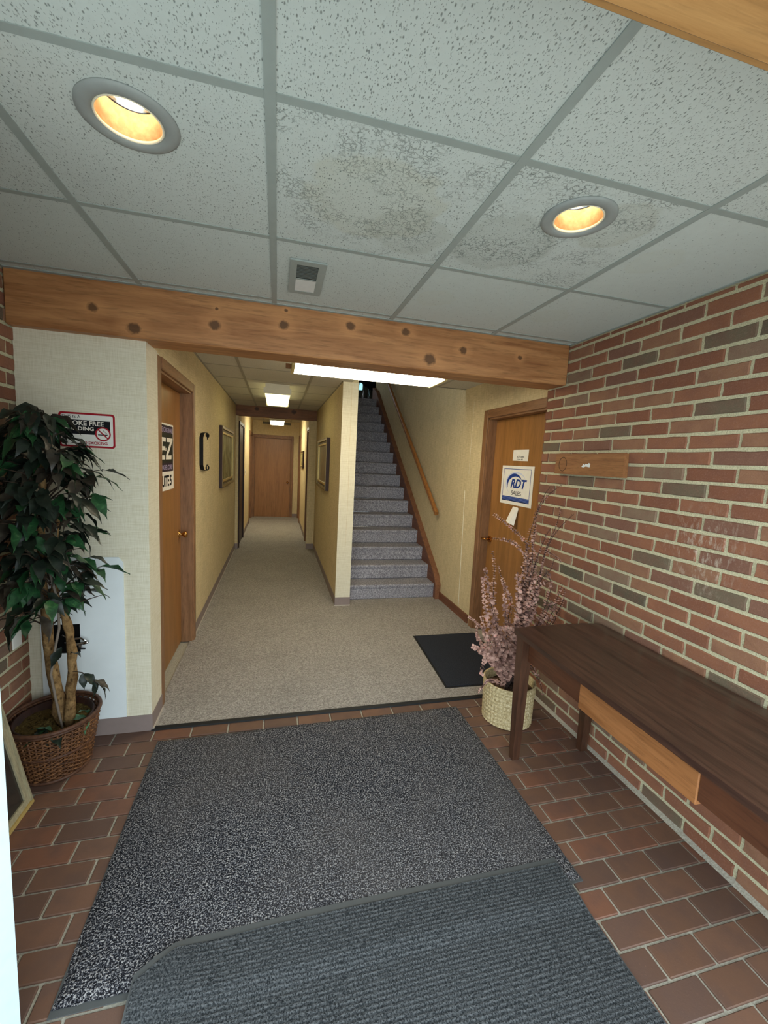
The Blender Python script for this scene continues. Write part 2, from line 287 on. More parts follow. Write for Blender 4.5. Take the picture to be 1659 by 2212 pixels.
# ---------------------------------------------------------------- geometry helpers
WL = {}
def wloc(o): return WL.get(o.name, Vector((0, 0, 0))) if o else Vector((0, 0, 0))
class MB:
    def __init__(s): s.v = []; s.f = []
    def add(s, vs, fs):
        k = len(s.v); s.v += [tuple(v) for v in vs]; s.f += [tuple(i+k for i in f) for f in fs]; return s
    def box(s, x0, x1, y0, y1, z0, z1):
        vs = [(x, y, z) for z in (z0, z1) for y in (y0, y1) for x in (x0, x1)]
        return s.add(vs, [(0, 2, 3, 1), (4, 5, 7, 6), (0, 1, 5, 4), (2, 6, 7, 3), (0, 4, 6, 2), (1, 3, 7, 5)])
    def bbox(s, x0, x1, y0, y1, z0, z1, b=.003):
        # box with chamfered edges
        vs = []; X = (x0, x1); Y = (y0, y1); Z = (z0, z1)
        idx = {}
        for i in (0, 1):
            for j in (0, 1):
                for k in (0, 1):
                    sx, sy, sz = (1-2*i)*b, (1-2*j)*b, (1-2*k)*b
                    for a, p in (('x', (X[i], Y[j]+sy, Z[k]+sz)), ('y', (X[i]+sx, Y[j], Z[k]+sz)), ('z', (X[i]+sx, Y[j]+sy, Z[k]))):
                        idx[(i, j, k, a)] = len(vs); vs.append(p)
        fs = []
        for i in (0, 1):
            fs.append([idx[(i, 0, 0, 'x')], idx[(i, 1, 0, 'x')], idx[(i, 1, 1, 'x')], idx[(i, 0, 1, 'x')]])
            fs.append([idx[(0, i, 0, 'y')], idx[(1, i, 0, 'y')], idx[(1, i, 1, 'y')], idx[(0, i, 1, 'y')]])
            fs.append([idx[(0, 0, i, 'z')], idx[(1, 0, i, 'z')], idx[(1, 1, i, 'z')], idx[(0, 1, i, 'z')]])
            for j in (0, 1):
                fs.append([idx[(i, j, 0, 'x')], idx[(i, j, 1, 'x')], idx[(i, j, 1, 'y')], idx[(i, j, 0, 'y')]])
                fs.append([idx[(i, 0, j, 'x')], idx[(i, 1, j, 'x')], idx[(i, 1, j, 'z')], idx[(i, 0, j, 'z')]])
                fs.append([idx[(0, i, j, 'y')], idx[(1, i, j, 'y')], idx[(1, i, j, 'z')], idx[(0, i, j, 'z')]])
                for k in (0, 1): fs.append([idx[(i, j, k, 'x')], idx[(i, j, k, 'y')], idx[(i, j, k, 'z')]])
        return s.add(vs, fs)
    def prism(s, poly, axis, a, b):
        # poly of 2D points extruded along axis from a to b
        n = len(poly)
        def P(p, t):
            return {'x': (t, p[0], p[1]), 'y': (p[0], t, p[1]), 'z': (p[0], p[1], t)}[axis]
        vs = [P(p, a) for p in poly] + [P(p, b) for p in poly]
        return s.add(vs, [tuple(range(n)), tuple(range(2*n-1, n-1, -1))] + [(i, (i+1) % n, (i+1) % n+n, i+n) for i in range(n)])
    def tube(s, pts, rad, n=8, caps=True):
        pts = [Vector(p) for p in pts]; m = len(pts)
        rads = rad if isinstance(rad, (list, tuple)) else [rad]*m
        k0 = len(s.v); ref = Vector((0.13, 0.27, 1)).normalized()
        prev = None
        for i, p in enumerate(pts):
            d = (pts[min(i+1, m-1)] - pts[max(i-1, 0)])
            d = d.normalized() if d.length > 1e-9 else Vector((0, 0, 1))
            if prev is None:
                a = d.cross(ref)
                if a.length < .1: a = d.cross(Vector((1, 0, 0)))
                a.normalize()
            else:
                a = prev - d*prev.dot(d); a.normalize()
            prev = a; b = d.cross(a)
            for j in range(n):
                t = 2*math.pi*j/n; s.v.append(tuple(p + (a*math.cos(t)+b*math.sin(t))*rads[i]))
        for i in range(m-1):
            for j in range(n):
                s.f.append((k0+i*n+j, k0+i*n+(j+1) % n, k0+(i+1)*n+(j+1) % n, k0+(i+1)*n+j))
        if caps:
            s.f.append(tuple(k0+j for j in range(n-1, -1, -1))); s.f.append(tuple(k0+(m-1)*n+j for j in range(n)))
        return s
    def lathe(s, prof, cx, cy, n=32, closed=False):
        k0 = len(s.v); m = len(prof)
        for (r, z) in prof:
            for j in range(n):
                t = 2*math.pi*j/n; s.v.append((cx+r*math.cos(t), cy+r*math.sin(t), z))
        for i in range(m-1 if not closed else m):
            for j in range(n):
                i2 = (i+1) % m
                s.f.append((k0+i*n+j, k0+i*n+(j+1) % n, k0+i2*n+(j+1) % n, k0+i2*n+j))
        return s
    def build(s, name, mat, parent=None, smooth=False, kind=None):
        me = bpy.data.meshes.new(name); o3 = wloc(parent)
        me.from_pydata([(v[0]-o3.x, v[1]-o3.y, v[2]-o3.z) for v in s.v], [], s.f)
        me.materials.append(mat); me.validate(); me.update()
        import bmesh
        bm = bmesh.new(); bm.from_mesh(me); bmesh.ops.recalc_face_normals(bm, faces=bm.faces); bm.to_mesh(me); bm.free()
        if smooth: 
            for p in me.polygons: p.use_smooth = True
        o = bpy.data.objects.new(name, me); COL.objects.link(o)
        if parent: o.parent = parent; WL[o.name] = wloc(parent).copy()
        if kind: o['kind'] = kind
        return o
def thing(name, loc, label, cat, group=None):
    o = bpy.data.objects.new(name, None); COL.objects.link(o); o.empty_display_size = .05
    o.location = loc; WL[o.name] = Vector(loc); o['label'] = label; o['category'] = cat
    if group: o['group'] = group
    return o
def tag(o, label, cat, group=None):
    o['label'] = label; o['category'] = cat
    if group: o['group'] = group
    return o
def origin_to(o, p):
    # move a top-level mesh's origin
    p = Vector(p)
    for v in o.data.vertices: v.co -= p
    o.location = p; WL[o.name] = p; return o
def struct(name, mb, mat, parent=None):
    o = mb.build(name, mat, parent)
    if not parent: o['kind'] = 'structure'
    return o
def inst(name, me, loc, parent, rot=(0, 0, 0), scale=(1, 1, 1)):
    o = bpy.data.objects.new(name, me); COL.objects.link(o); o.parent = parent
    o.location = Vector(loc)-wloc(parent); o.rotation_euler = rot; o.scale = scale; WL[o.name] = Vector(loc); return o
_dgc = []
def text(body, size, mat, parent, origin, xdir, ydir, name='lettering', sx=1., align='CENTER', bold=0., font_shear=0., off=.0006, fitw=None):
    cu = bpy.data.curves.new('t', 'FONT'); cu.body = body; cu.size = size; cu.align_x = align; cu.align_y = 'CENTER'
    cu.offset = bold; cu.shear = font_shear; cu.extrude = .0003; cu.resolution_u = 3
    ob = bpy.data.objects.new('t', cu); COL.objects.link(ob)
    dg = bpy.context.evaluated_depsgraph_get(); dg.update()
    me = bpy.data.meshes.new_from_object(ob.evaluated_get(dg)); bpy.data.objects.remove(ob)
    X = Vector(xdir); Y = Vector(ydir); N = X.cross(Y); o3 = wloc(parent)
    if fitw: sx = fitw/max(1e-6, max(v.co.x for v in me.vertices)-min(v.co.x for v in me.vertices))
    for v in me.vertices: v.co = Vector(origin) + X*v.co.x*sx + Y*v.co.y + N*(v.co.z+off) - o3
    me.name = name; me.materials.clear(); me.materials.append(mat)
    o = bpy.data.objects.new(name, me); COL.objects.link(o); o.parent = parent; WL[o.name] = o3.copy(); return o
def plate(P, X, Y, poly, t0, t1, mb=None):
    # polygon in local (X,Y) plane at P, thickness along normal from t0 to t1
    mb = mb or MB(); P = Vector(P); X = Vector(X); Y = Vector(Y); N = X.cross(Y); n = len(poly)
    vs = [P+X*a+Y*b+N*t0 for a, b in poly]+[P+X*a+Y*b+N*t1 for a, b in poly]
    return mb.add(vs, [tuple(range(n)), tuple(range(2*n-1, n-1, -1))]+[(i, (i+1) % n, (i+1) % n+n, i+n) for i in range(n)])
def strip(P, X, Y, outer, inner, t0, t1):
    # closed band between two equally long loops
    mb = MB(); P = Vector(P); X = Vector(X); Y = Vector(Y); N = X.cross(Y); n = len(outer)
    vs = []
    for loop in (outer, inner):
        for t in (t0, t1): vs += [P+X*a+Y*b+N*t for a, b in loop]
    fs = []
    for i in range(n):
        j = (i+1) % n
        fs += [(n+i, n+j, 3*n+j, 3*n+i), (i, j, n+j, n+i), (2*n+i, 2*n+j, 3*n+j, 3*n+i), (i, j, 2*n+j, 2*n+i)]
    return mb.add(vs, fs)
def rrect(w_, h_, r, n=5):
    out = []
    for cx, cy, a0 in ((w_/2-r, h_/2-r, 0), (-w_/2+r, h_/2-r, 90), (-w_/2+r, -h_/2+r, 180), (w_/2-r, -h_/2+r, 270)):
        for k in range(n+1):
            a = math.radians(a0+90*k/n); out.append((cx+r*math.cos(a), cy+r*math.sin(a)))
    return out
def circ(cx, cy, r, n=32): return [(cx+r*math.cos(2*math.pi*k/n), cy+r*math.sin(2*math.pi*k/n)) for k in range(n)]

# ================================================================ STRUCTURE
floor = struct('floor', MB().box(XL-.12, 2.3, -.6, 11.0, -.12, -.008), M['grout'])
# quarry tiles
TA, TLn = .0963, .1915
def tile_mesh(lx, ly):
    mb = MB(); b = .0025
    return mb.bbox(-lx/2, lx/2, -ly/2, ly/2, -.010, 0, b)
def mk_mesh(mb, name, mat):
    me = bpy.data.meshes.new(name); me.from_pydata(mb.v, [], mb.f); me.materials.append(mat)
    import bmesh
    bm = bmesh.new(); bm.from_mesh(me); bmesh.ops.recalc_face_normals(bm, faces=bm.faces); bm.to_mesh(me); bm.free(); return me
tm = mk_mesh(tile_mesh(TLn-.0095, TA-.009), 'quarry_tile', M['tile'])
rest = MB()
for k in range(-1, 28):
    y1 = 2.275-k*TA; y0 = y1-TA; yc = (y0+y1)/2
    ph = 0 if k % 2 else .5
    for i in range(-3, 14):
        xc = -.813+(i+.5+ph)*TLn
        xa, xb = xc-TLn/2, xc+TLn/2
        if xb < XL+.02 or xa > W-.02: continue
        if xa > -.5 and xb < 1.08 and 0 < yc < 2.2: continue     # wholly under the mats
        xa, xb = max(xa, XL), min(xb, W-.004)
        visible = yc > .6 and not (xb < -.95 and yc < 1.6)
        if visible:
            inst('tile', tm, ((xa+xb)/2, yc, -.001+random.uniform(-.0007, .0007)), floor, scale=((xb-xa-.0095)/(TLn-.0095), 1, 1))
        else: rest.bbox(xa+.004, xb-.004, y0+.004, y1-.004, -.010, -.001, .002)
rest.build('quarry_tile', M['tile'], floor, kind='stuff')
# carpet
cp = MB(); cp.box(-.66, 1.84, 2.385, 7.2, -.008, .004); cp.box(-.62, .53, 7.2, 10.84, -.008, .004)
cp.build('carpet', M['carpet'], floor)
es = MB(); es.prism([(2.355, .0), (2.362, .006), (2.384, .008), (2.392, .005)], 'x', -.64, 1.84)
es.build('carpet_edge_strip', M['black_rubber'], floor)

# brick helper
def brick_mesh(seed, L=.2035, h=.0545, dep=.03):
    rnd = random.Random(seed); mb = MB()
    xs = [-L/2, -L/6, L/6, L/2]; per = [(x, -h/2) for x in xs]+[(L/2, 0)]+[(x, h/2) for x in reversed(xs)]+[(-L/2, 0)]
    n = len(per); ins = .0035
    ring0 = []; ring1 = []; ring2 = []
    for (a, b) in per:
        j = (rnd.uniform(-.0018, .0018), rnd.uniform(-.0016, .0016))
        ring2.append((0-dep, a, b)); ring1.append((-.004+rnd.uniform(-.001, .001), a+j[0], b+j[1]))
        ring0.append((rnd.uniform(-.001, .001), (a+j[0])*(1-ins*2/L)-0, (b+j[1])*(1-ins*2/h)))
    vs = ring0+ring1+ring2
    fs = [tuple(range(n))]+[(i, (i+1) % n, n+(i+1) % n, n+i) for i in range(n)]+[(n+i, n+(i+1) % n, 2*n+(i+1) % n, 2*n+i) for i in range(n)]
    return mb.add(vs, fs)       # face towards +x, lengthwise along y
BR = [mk_mesh(brick_mesh(s), 'brick', M['brick']) for s in range(9)]
CO = .0685; BL = .2150
def brick_wall(parent, xface, sgn, ya, yb, vis, ztop=H, phase=2.103, cap_row=None):
    """bricks on the plane x=xface, facing sgn; bed joints at 2.054-k*CO"""
    rest = MB()
    k = -4
    while True:
        z1 = 2.054-k*CO; z0 = z1-CO
        if z1 < .01: break
        k += 1
        zt = min(z1, ztop); zb = max(z0, 0)
        if zt-zb < .02: continue
        kk = k-1
        off = phase+(0 if kk % 2 else BL/2) + (.004 if kk % 4 == 1 else -.003)
        j = -14
        while True:
            b1 = off+j*BL; b0 = b1-BL; j += 1
            if b0 > yb: break
            if b1 < ya: continue
            lo, hi = max(b0, ya-.006), min(b1, yb+.006)
            if hi-lo < .035: continue
            sy = (hi-lo-.0125)/.2035; szz = (zt-zb-.0155)/.0545
            yc = (lo+hi)/2; zc = (zt+zb)/2
            x = xface+sgn*random.uniform(.0, .0025)
            if yc > vis:
                inst('brick', random.choice(BR), (x, yc, zc), parent, rot=(0, 0, 0 if sgn > 0 else math.pi), scale=(1, sy, szz))
            else:
                rest.bbox(min(x, x-sgn*.03), max(x, x-sgn*.03), lo+.006, hi-.006, zb+.007, zt-.007, .003)
        if k > 60: break
    if rest.v: rest.build('brick', M['brick'], parent, kind='stuff')
wr = struct('wall_right', MB().box(W+.005, W+.10, .30, 2.490, 0, H+.1), M['mortar'])
brick_wall(wr, W, -1, .42, 2.495, .80)
MB().prism([(W+.006, 0), (W-.022, 0), (W+.006, .014)], 'y', .42, 2.37).build('mortar_fillet', M['grout'], wr)
wl = struct('wall_left', MB().box(XL-.10, XL-.005, .30, 2.52, 0, H+.1), M['mortar'])
brick_wall(wl, XL, 1, .42, 2.372, 1.72, phase=2.311)
wf = MB(); wf.box(XL-.1, XL+.03, .28, .42, 0, 2.4); wf.box(W-.03, W+.1, .28, .42, 0, 2.4); wf.box(XL+.03, W-.03, .28, .42, 2.12, 2.4)
struct('wall_front', wf, M['header'])
struct('trim_1', MB().bbox(XL, W, .425, .473, 2.05, 2.29, .004), M['header'])
struct('trim_2', MB().bbox(XL+.03, W-.03, .24, .452, 2.034, 2.12, .004), M['header'])

# plain papered walls
def papered(name, boxes, mat=None):
    mb = MB()
    for b in boxes: mb.box(*b)
    return struct(name, mb, mat or M['paper'])
papered('wall_back_left', [(XL, -.637, 2.365, 2.50, 0, 2.052), (-.80, -.637, 2.50, 2.566, 0, 2.052), (-.80, -.645, 2.566, 2.635, 0, 2.052)], M['paper2'])
papered('wall_hall_left', [(-.80, -.645, 2.50, 2.635, 2.052, H+.1), (-.80, -.645, 2.635, 3.525, 1.972, H+.1), (-.80, -.645, 3.525, 7.06, 0, H+.1)])
papered('wall_hall_far_left', [(-.75, -.603, 7.06, 7.20, 0, 2.5), (-.75, -.603, 7.20, 8.0, 2.0, 2.5), (-.75, -.603, 8.0, 9.75, 0, 2.5), (-.75, -.603, 9.75, 10.6, 2.0, 2.5), (-.75, -.603, 10.6, 10.95, 0, 2.5), (-.80, -.603, 7.03, 7.06, 0, 2.5)])
papered('wall_hall_end', [(-.60, -.557, 10.83, 10.95, 0, 2.5), (-.557, .328, 10.83, 10.95, 1.975, 2.5), (.328, .56, 10.83, 10.95, 0, 2.5)])
papered('wall_hall_right', [(.614, .765, 4.22, 7.5, 0, 5.2), (.49, .614, 7.02, 7.12, 0, 2.5)], M['paper'])
papered('wall_hall_far_right', [(.52, .62, 7.12, 7.2, 0, 2.5), (.52, .62, 7.2, 7.7, 2.0, 2.5), (.52, .62, 7.7, 9.9, 0, 2.5), (.52, .62, 9.9, 10.7, 2.0, 2.5), (.52, .62, 10.7, 10.95, 0, 2.5)])
wsr = papered('wall_stairs_right', [(1.83, 1.95, 2.50, 2.62, 0, H+.1), (1.83, 1.95, 2.62, 3.47, 1.96, H+.1), (1.83, 1.95, 3.47, 4.02, 0, H+.4), (1.83, 1.95, 4.02, 8.3, 0, 5.2), (W+.10, 1.83, 2.47, 2.495, 0, H+.1)])
# raised wallpaper seam by the right door
MB().tube([(1.829, 3.864, 1.28), (1.8275, 3.848, 1.0), (1.827, 3.838, .7), (1.8275, 3.825, .4), (1.829, 3.818, .1)], .0035, 6).build('wallpaper_seam', M['paper2'], wsr)
MB().tube([(1.8295, 3.80, 2.15), (1.829, 3.803, 1.75), (1.8295, 3.805, 1.45)], .0015, 5).build('wallpaper_seam', M['paper2'], wsr)
# loose wallpaper on the end of the dividing wall
pw = MB().box(.612, .767, 4.214, 4.22, .09, H)
pe = struct('wall_post_facing', pw, M['paper2'])
MB().tube([(.700, 4.2135, 2.27), (.703, 4.2125, 2.0), (.698, 4.2125, 1.6), (.705, 4.2125, 1.15), (.700, 4.2125, .75), (.697, 4.2135, .6)], .0012, 5).build('wallpaper_seam', M['paper'], pe)
# upper floor around the stair well
papered('wall_upper', [(.3, 2.9, 9.6, 9.72, 2.68, 5.2), (.765, 1.83, 4.00, 4.02, H, 5.2), (-.2, .765, 7.5, 7.6, 2.6, 5.2)], M['stairwall'])
papered('wall_upper_side', [(1.83, 2.95, 8.2, 8.3, 2.6, 5.2), (2.9, 2.95, 8.3, 9.6, 2.6, 5.2), (-.2, -.1, 7.6, 9.6, 2.6, 5.2), (.665, .765, 7.5, 7.6, 2.3, 5.2)], M['stairwall'])
struct('floor_upper_side', MB().box(-.2, .765, 7.6, 9.7, 2.55, 2.672), M['stair_carpet'])
struct('light_stop_behind_doors', MB().box(-1.5, -1.4, 2.5, 11.2, -.1, 2.6).box(-1.5, 1.2, 11.1, 11.2, -.1, 2.6).box(1.95+.3, 2.35, 2.3, 4.4, -.1, 2.6), M['dark'])  # unseen dark boxes added behind the doors to stop sky light leaking in
struct('ceiling_upper', MB().box(-.3, 3, 3.9, 9.8, 5.1, 5.2), M['stairwall'])
struct('floor_upper', MB().box(.765, 2.9, 7.88, 9.7, 2.45, 2.672), M['stair_carpet'])

# ---------------------------------------------------------------- ceiling
cl = MB(); cl.box(XL-.1, W+.1, .28, 2.50, 2.46, 2.50); cl.box(-.80, 1.95, 2.50, 4.00, 2.46, 2.50); cl.box(-.80, .70, 4.00, 7.02, 2.46, 2.50)
ceil = struct('ceiling', cl, M['tile_p'])
TZ = H+.002
def ctile(parent, x0, x1, y0, y1, mat, z=TZ, hole=None, tilt=0):
    """a lay-in tile; local origin at its near-left corner"""
    mb = MB(); wx, wy = x1-x0, y1-y0
    if hole:
        hx, hy, hr = hole; n = 32; c = circ(hx-x0, hy-y0, hr, n)
        sq = []
        for (a, b) in c:
            dx, dy = a-(hx-x0), b-(hy-y0)
            t = 1e9
            if dx > 1e-9: t = min(t, (wx-(hx-x0))/dx)
            if dx < -1e-9: t = min(t, -(hx-x0)/dx)
            if dy > 1e-9: t = min(t, (wy-(hy-y0))/dy)
            if dy < -1e-9: t = min(t, -(hy-y0)/dy)
            sq.append((hx-x0+dx*t, hy-y0+dy*t))
        vs = [(a, b, 0) for a, b in sq]+[(a, b, 0) for a, b in c]+[(a, b, .015) for a, b in c]
        fs = [(i, (i+1) % n, n+(i+1) % n, n+i) for i in range(n)]+[(n+i, n+(i+1) % n, 2*n+(i+1) % n, 2*n+i) for i in range(n)]
        # corners
        for cx_, cy_ in ((0, 0), (wx, 0), (wx, wy), (0, wy)):
            near = sorted(range(n), key=lambda i: (sq[i][0]-cx_)**2+(sq[i][1]-cy_)**2)
            for i in range(n):
                j = (i+1) % n; A, B = sq[i], sq[j]
                onx = abs(A[0]-cx_) < 1e-6 or abs(B[0]-cx_) < 1e-6; ony = abs(A[1]-cy_) < 1e-6 or abs(B[1]-cy_) < 1e-6
                if onx and ony and not (abs(A[0]-B[0]) < 1e-6 or abs(A[1]-B[1]) < 1e-6):
                    vs.append((cx_, cy_, 0)); fs.append((i, j, len(vs)-1))
        mb.add(vs, fs)
    else: mb.box(0, wx, 0, wy, 0, .015)
    me = mk_mesh(mb, 'ceiling_tile', mat)
    return inst('ceiling_tile', me, (x0, y0, z), parent)
GX = [XL, -.640, -.031, .579, 1.188, W]; GY = [.473, 1.032, 1.638, 2.243, 2.31]
LAMPS = [(-.352, 1.205), (.872, 1.192)]
for i in range(5):
    for j in range(4):
        x0, x1, y0, y1 = GX[i], GX[i+1], GY[j], GY[j+1]
        m = M['tile_a']
        if (i, j) == (2, 1): m = M['tile_s']
        if (i, j) == (3, 1): m = M['tile_c']
        if i == 4 and j >= 1: m = M['tile_p']
        if j >= 2: m = M['tile_b'] if i < 3 else M['tile_p']
        hole = next(((a, b, .085) for a, b in LAMPS if x0 < a < x1 and y0 < b < y1), None)
        ctile(ceil, x0, x1, y0, y1, m, hole=hole)
bw = .012
for x in GX[1:-1]: MB().box(x-bw, x+bw, .473, 2.31, H-.001, H+.03).build('grid_bar', M['grid'], ceil)
for y in GY[1:-1]:
    for a, b in zip(GX[:-1], GX[1:]): MB().box(a+bw, b-bw, y-bw*.9, y+bw*.9, H, H+.03).build('grid_bar', M['grid'], ceil)
MB().box(XL, W, 2.290, 2.31, H-.002, H+.02).build('wall_angle', M['grid'], ceil)
MB().box(W-.014, W, .473, 2.31, H-.0015, H+.02).build('wall_angle', M['grid'], ceil)
MB().box(XL, XL+.014, .473, 2.31, H-.0015, H+.02).build('wall_angle', M['grid'], ceil)
# hall ceiling
HY = [2.50, 2.83, 3.42, 4.0, 4.6, 5.19, 5.77, 6.36, 7.02]
for j in range(8):
    xs = [-.645, -.335, .302, .614] if j >= 3 else [-.645, -.335, .302, .912, 1.522, 1.83]
    for i in range(len(xs)-1):
        a, b = xs[i], xs[i+1]
        if j >= 3 and i == 2: b = .70
        ctile(ceil, a, b, HY[j], HY[j+1], M['tile_h'])
for x, ye in ((-.335, 7.0), (.302, 7.0), (.912, 4.0), (1.522, 4.0)): MB().box(x-bw, x+bw, 2.5, ye, H-.001, H+.03).build('grid_bar', M['grid_h'], ceil)
for y in HY[1:-1]:
    xs = [-.645, -.335, .302, .614] if y > 4.0 else [-.645, -.335, .302, .912, 1.522, 1.83]
    for a, b in zip(xs[:-1], xs[1:]): MB().box(a+bw, b-bw, y-bw*.8, y+bw*.8, H, H+.03).build('grid_bar', M['grid_h'], ceil)
for x0, x1, y1 in ((-.645, -.631, 7.0), (.600, .614, 7.0)): MB().box(x0, x1, 2.5 if x0 < 0 else 4.2, y1, H-.0015, H+.02).build('wall_angle', M['grid_h'], ceil)
cf = struct('ceiling_far', MB().box(-.75, .62, 7.02, 10.95, 2.45, 2.5), M['tile_p'])
FY = [7.05, 7.8, 8.4, 9.0, 9.6, 10.2, 10.83]
for j in range(6):
    for a, b in ((-.603, -.335), (-.335, .302), (.302, .52)): ctile(cf, a, b, FY[j], FY[j+1], M['tile_h'], z=2.382)
for x in (-.335, .302): MB().box(x-bw, x+bw, 7.05, 10.83, 2.379, 2.40).build('grid_bar', M['grid_h'], cf)
for y in FY[1:-1]: MB().box(-.603, .52, y-bw, y+bw, 2.3795, 2.40).build('grid_bar', M['grid_h'], cf)

# ---------------------------------------------------------------- beams
tag(origin_to(MB().bbox(XL+.001, W-.001, 2.31, 2.498, 2.052, H+.05, .006).build('ceiling_beam', M['beam']), (0, 0, 0)),
    'big knotty stained wooden beam across the entry, over the brick wall and the hall opening', 'beam')
tag(MB().bbox(-.64, .612, 7.0, 7.10, 2.128, H+.05, .004).build('ceiling_beam', M['beam2']),
    'small dark wooden beam crossing the corridor behind the first corridor lamp', 'beam')

# ---------------------------------------------------------------- baseboards
def base(name, boxes, mat=None, h=.093):
    mb = MB(); 
    for b in boxes: mb.box(*b[:4], 0.0, h)
    return struct(name, mb, mat or M['vinyl'])
b1 = base('baseboard_left', [(-1.15, -.646, 2.361, 2.366), (-.646, -.633, 2.361, 2.566)])
MB().box(-.633, -.626, 2.366, 2.566, 0, .012).build('base_toe', M['vinyl_toe'], b1)
b2 = base('baseboard_hall_left', [(-.646, -.641, 3.60, 7.03), (-.646, -.60, 7.025, 7.03), (-.604, -.599, 8.06, 9.68)])
MB().box(-.641, -.634, 3.60, 7.02, 0, .014).build('base_toe', M['vinyl_toe'], b2)
b3 = base('baseboard_hall_right', [(.609, .615, 4.21, 7.02), (.609, .770, 4.208, 4.22), (.485, .614, 7.012, 7.02), (.515, .521, 7.76, 9.82)])
MB().box(.605, .772, 4.202, 4.208, 0, .012).build('base_toe', M['vinyl_toe'], b3)
base('baseboard_hall_end', [(.385, .52, 10.823, 10.83)])
base('baseboard_right', [(1.815, 1.831, 3.585, 4.32)], M['skirt'], .085)

# ---------------------------------------------------------------- doors
def casing_x(parent, xf, sgn, y0, y1, zt, wd=.062, th=.016, mat=None, thn=None):
    """door casing on the plane x=xf facing sgn around the opening y0..y1 up to zt"""
    m = mat or M['trim']
    def bd(ya, yb, za, zb, mt, th=th):
        mb = MB(); xa, xb = sorted((xf, xf+sgn*th)); mb.bbox(xa, xb, ya, yb, za, zb, .004)
        mb.build('casing', mt, parent)
    bd(y0-wd, y0, 0, zt+wd, m, thn or th); bd(y1, y1+wd, 0, zt+wd, m); bd(y0, y1, zt, zt+wd, M['trimx'] if not mat else m)
    xi = xf-sgn*.10
    for ya, yb in ((y0-.0, y0+.014), (y1-.014, y1)):
        xa, xb = sorted((xf+sgn*.004, xi)); MB().box(xa, xb, ya, yb, 0, zt).build('jamb', m, parent)
    xa, xb = sorted((xf+sgn*.004, xi)); MB().box(xa, xb, y0, y1, zt-.014, zt).build('jamb', M['trimx'] if not mat else m, parent)
def knob(parent, p, d, mat=None):
    """door knob at p pointing along unit vector d"""
    d = Vector(d); p = Vector(p)
    prof = [(0, .026), (.006, .026), (.010, .012), (.028, .010), (.036, .020), (.048, .026), (.058, .022), (.064, .006)]
    MB().tube([p+d*a for a, r in prof], [r for a, r in prof], 14).build('knob', mat or M['brass'], parent, smooth=True)

d1 = struct('door_1', MB().bbox(-.762, -.722, 2.651, 3.509, .012, 1.957, .002), M['door'])
casing_x(d1, -.645, 1, 2.635, 3.525, 1.972, wd=.068, th=.018, thn=.010)
knob(d1, (-.722, 3.44, .895), (1, 0, 0))
MB().box(-.724, -.719, 3.425, 3.455, .86, .93).build('latch_plate', M['brass'], d1)
d2 = struct('door_2', MB().bbox(1.900, 1.940, 2.636, 3.456, .012, 1.945, .002), M['door'])
casing_x(d2, 1.83, -1, 2.62, 3.47, 1.96, wd=.072, th=.018)
# lever handle
MB().tube([(1.900, 3.405, .875), (1.885, 3.405, .875), (1.884, 3.405, .875)], .028, 14).build('rose', M['brass'], d2, smooth=False)
MB().tube([(1.885, 3.405, .875), (1.850, 3.405, .875), (1.842, 3.415, .875), (1.842, 3.47, .872), (1.846, 3.50, .868)], [.010, .010, .011, .009, .007], 10).build('lever_handle', M['brass'], d2, smooth=True)
# end door
d3 = struct('door_3', MB().bbox(-.541, .312, 10.87, 10.91, .004, 1.96, .002), M['door'])
for bx in ((-.625, -.557, 10.815, 10.83, 0, 2.04), (.328, .384, 10.815, 10.83, 0, 2.04)): MB().bbox(*bx, .003).build('casing', M['trim'], d3)
MB().bbox(-.557, .328, 10.815, 10.83, 1.975, 2.04, .003).build('casing', M['trimx'], d3)
for bx in ((-.557, -.543, 10.82, 10.93, 0, 1.975), (.314, .328, 10.82, 10.93, 0, 1.975), (-.557, .328, 10.82, 10.93, 1.961, 1.975)): MB().box(*bx).build('jamb', M['trim'], d3)
knob(d3, (.252, 10.87, .885), (0, -1, 0))
# dark doorway left and its casing, side doors of the far corridor
d4 = struct('door_4', MB().bbox(-.66, -.606, 7.16, 7.99, .004, 1.99, .002), M['darkdoor'])
casing_x(d4, -.603, 1, 7.15, 8.0, 2.0, wd=.055, th=.02, mat=M['darkdoor'])
d5 = struct('door_5', MB().bbox(-.70, -.665, 9.76, 10.59, .01, 1.99, .002), M['door'])
casing_x(d5, -.603, 1, 9.75, 10.6, 2.0, wd=.06)
d6 = struct('door_6', MB().bbox(.585, .62, 7.21, 7.69, .01, 1.99, .002), M['darkdoor'])
casing_x(d6, .52, -1, 7.20, 7.7, 2.0, wd=.055)
d7 = struct('door_7', MB().bbox(.585, .62, 9.91, 10.69, .01, 1.99, .002), M['door'])
casing_x(d7, .52, -1, 9.9, 10.7, 2.0, wd=.06)
# open white entrance door at the left edge
hx, hy, ex, ey = -1.12, .47, -.5860, 1.050
dv = Vector((ex-hx, ey-hy, 0)); Ld = dv.length; dv.normalize(); nv = Vector((dv.y, -dv.x, 0))
lf = MB(); P0 = Vector((hx, hy, 0))
vs = [P0+dv*a+nv*b+Vector((0, 0, z)) for z in (.01, 2.02) for a, b in ((0, 0), (Ld, 0), (Ld, .044), (0, .044))]
vs = [v-nv*.044 for v in vs]
lf.add(vs, [(0, 1, 2, 3), (4, 5, 6, 7), (0, 1, 5, 4), (1, 2, 6, 5), (2, 3, 7, 6), (3, 0, 4, 7)])
d8 = struct('door_8', lf, M['doorwhite'])

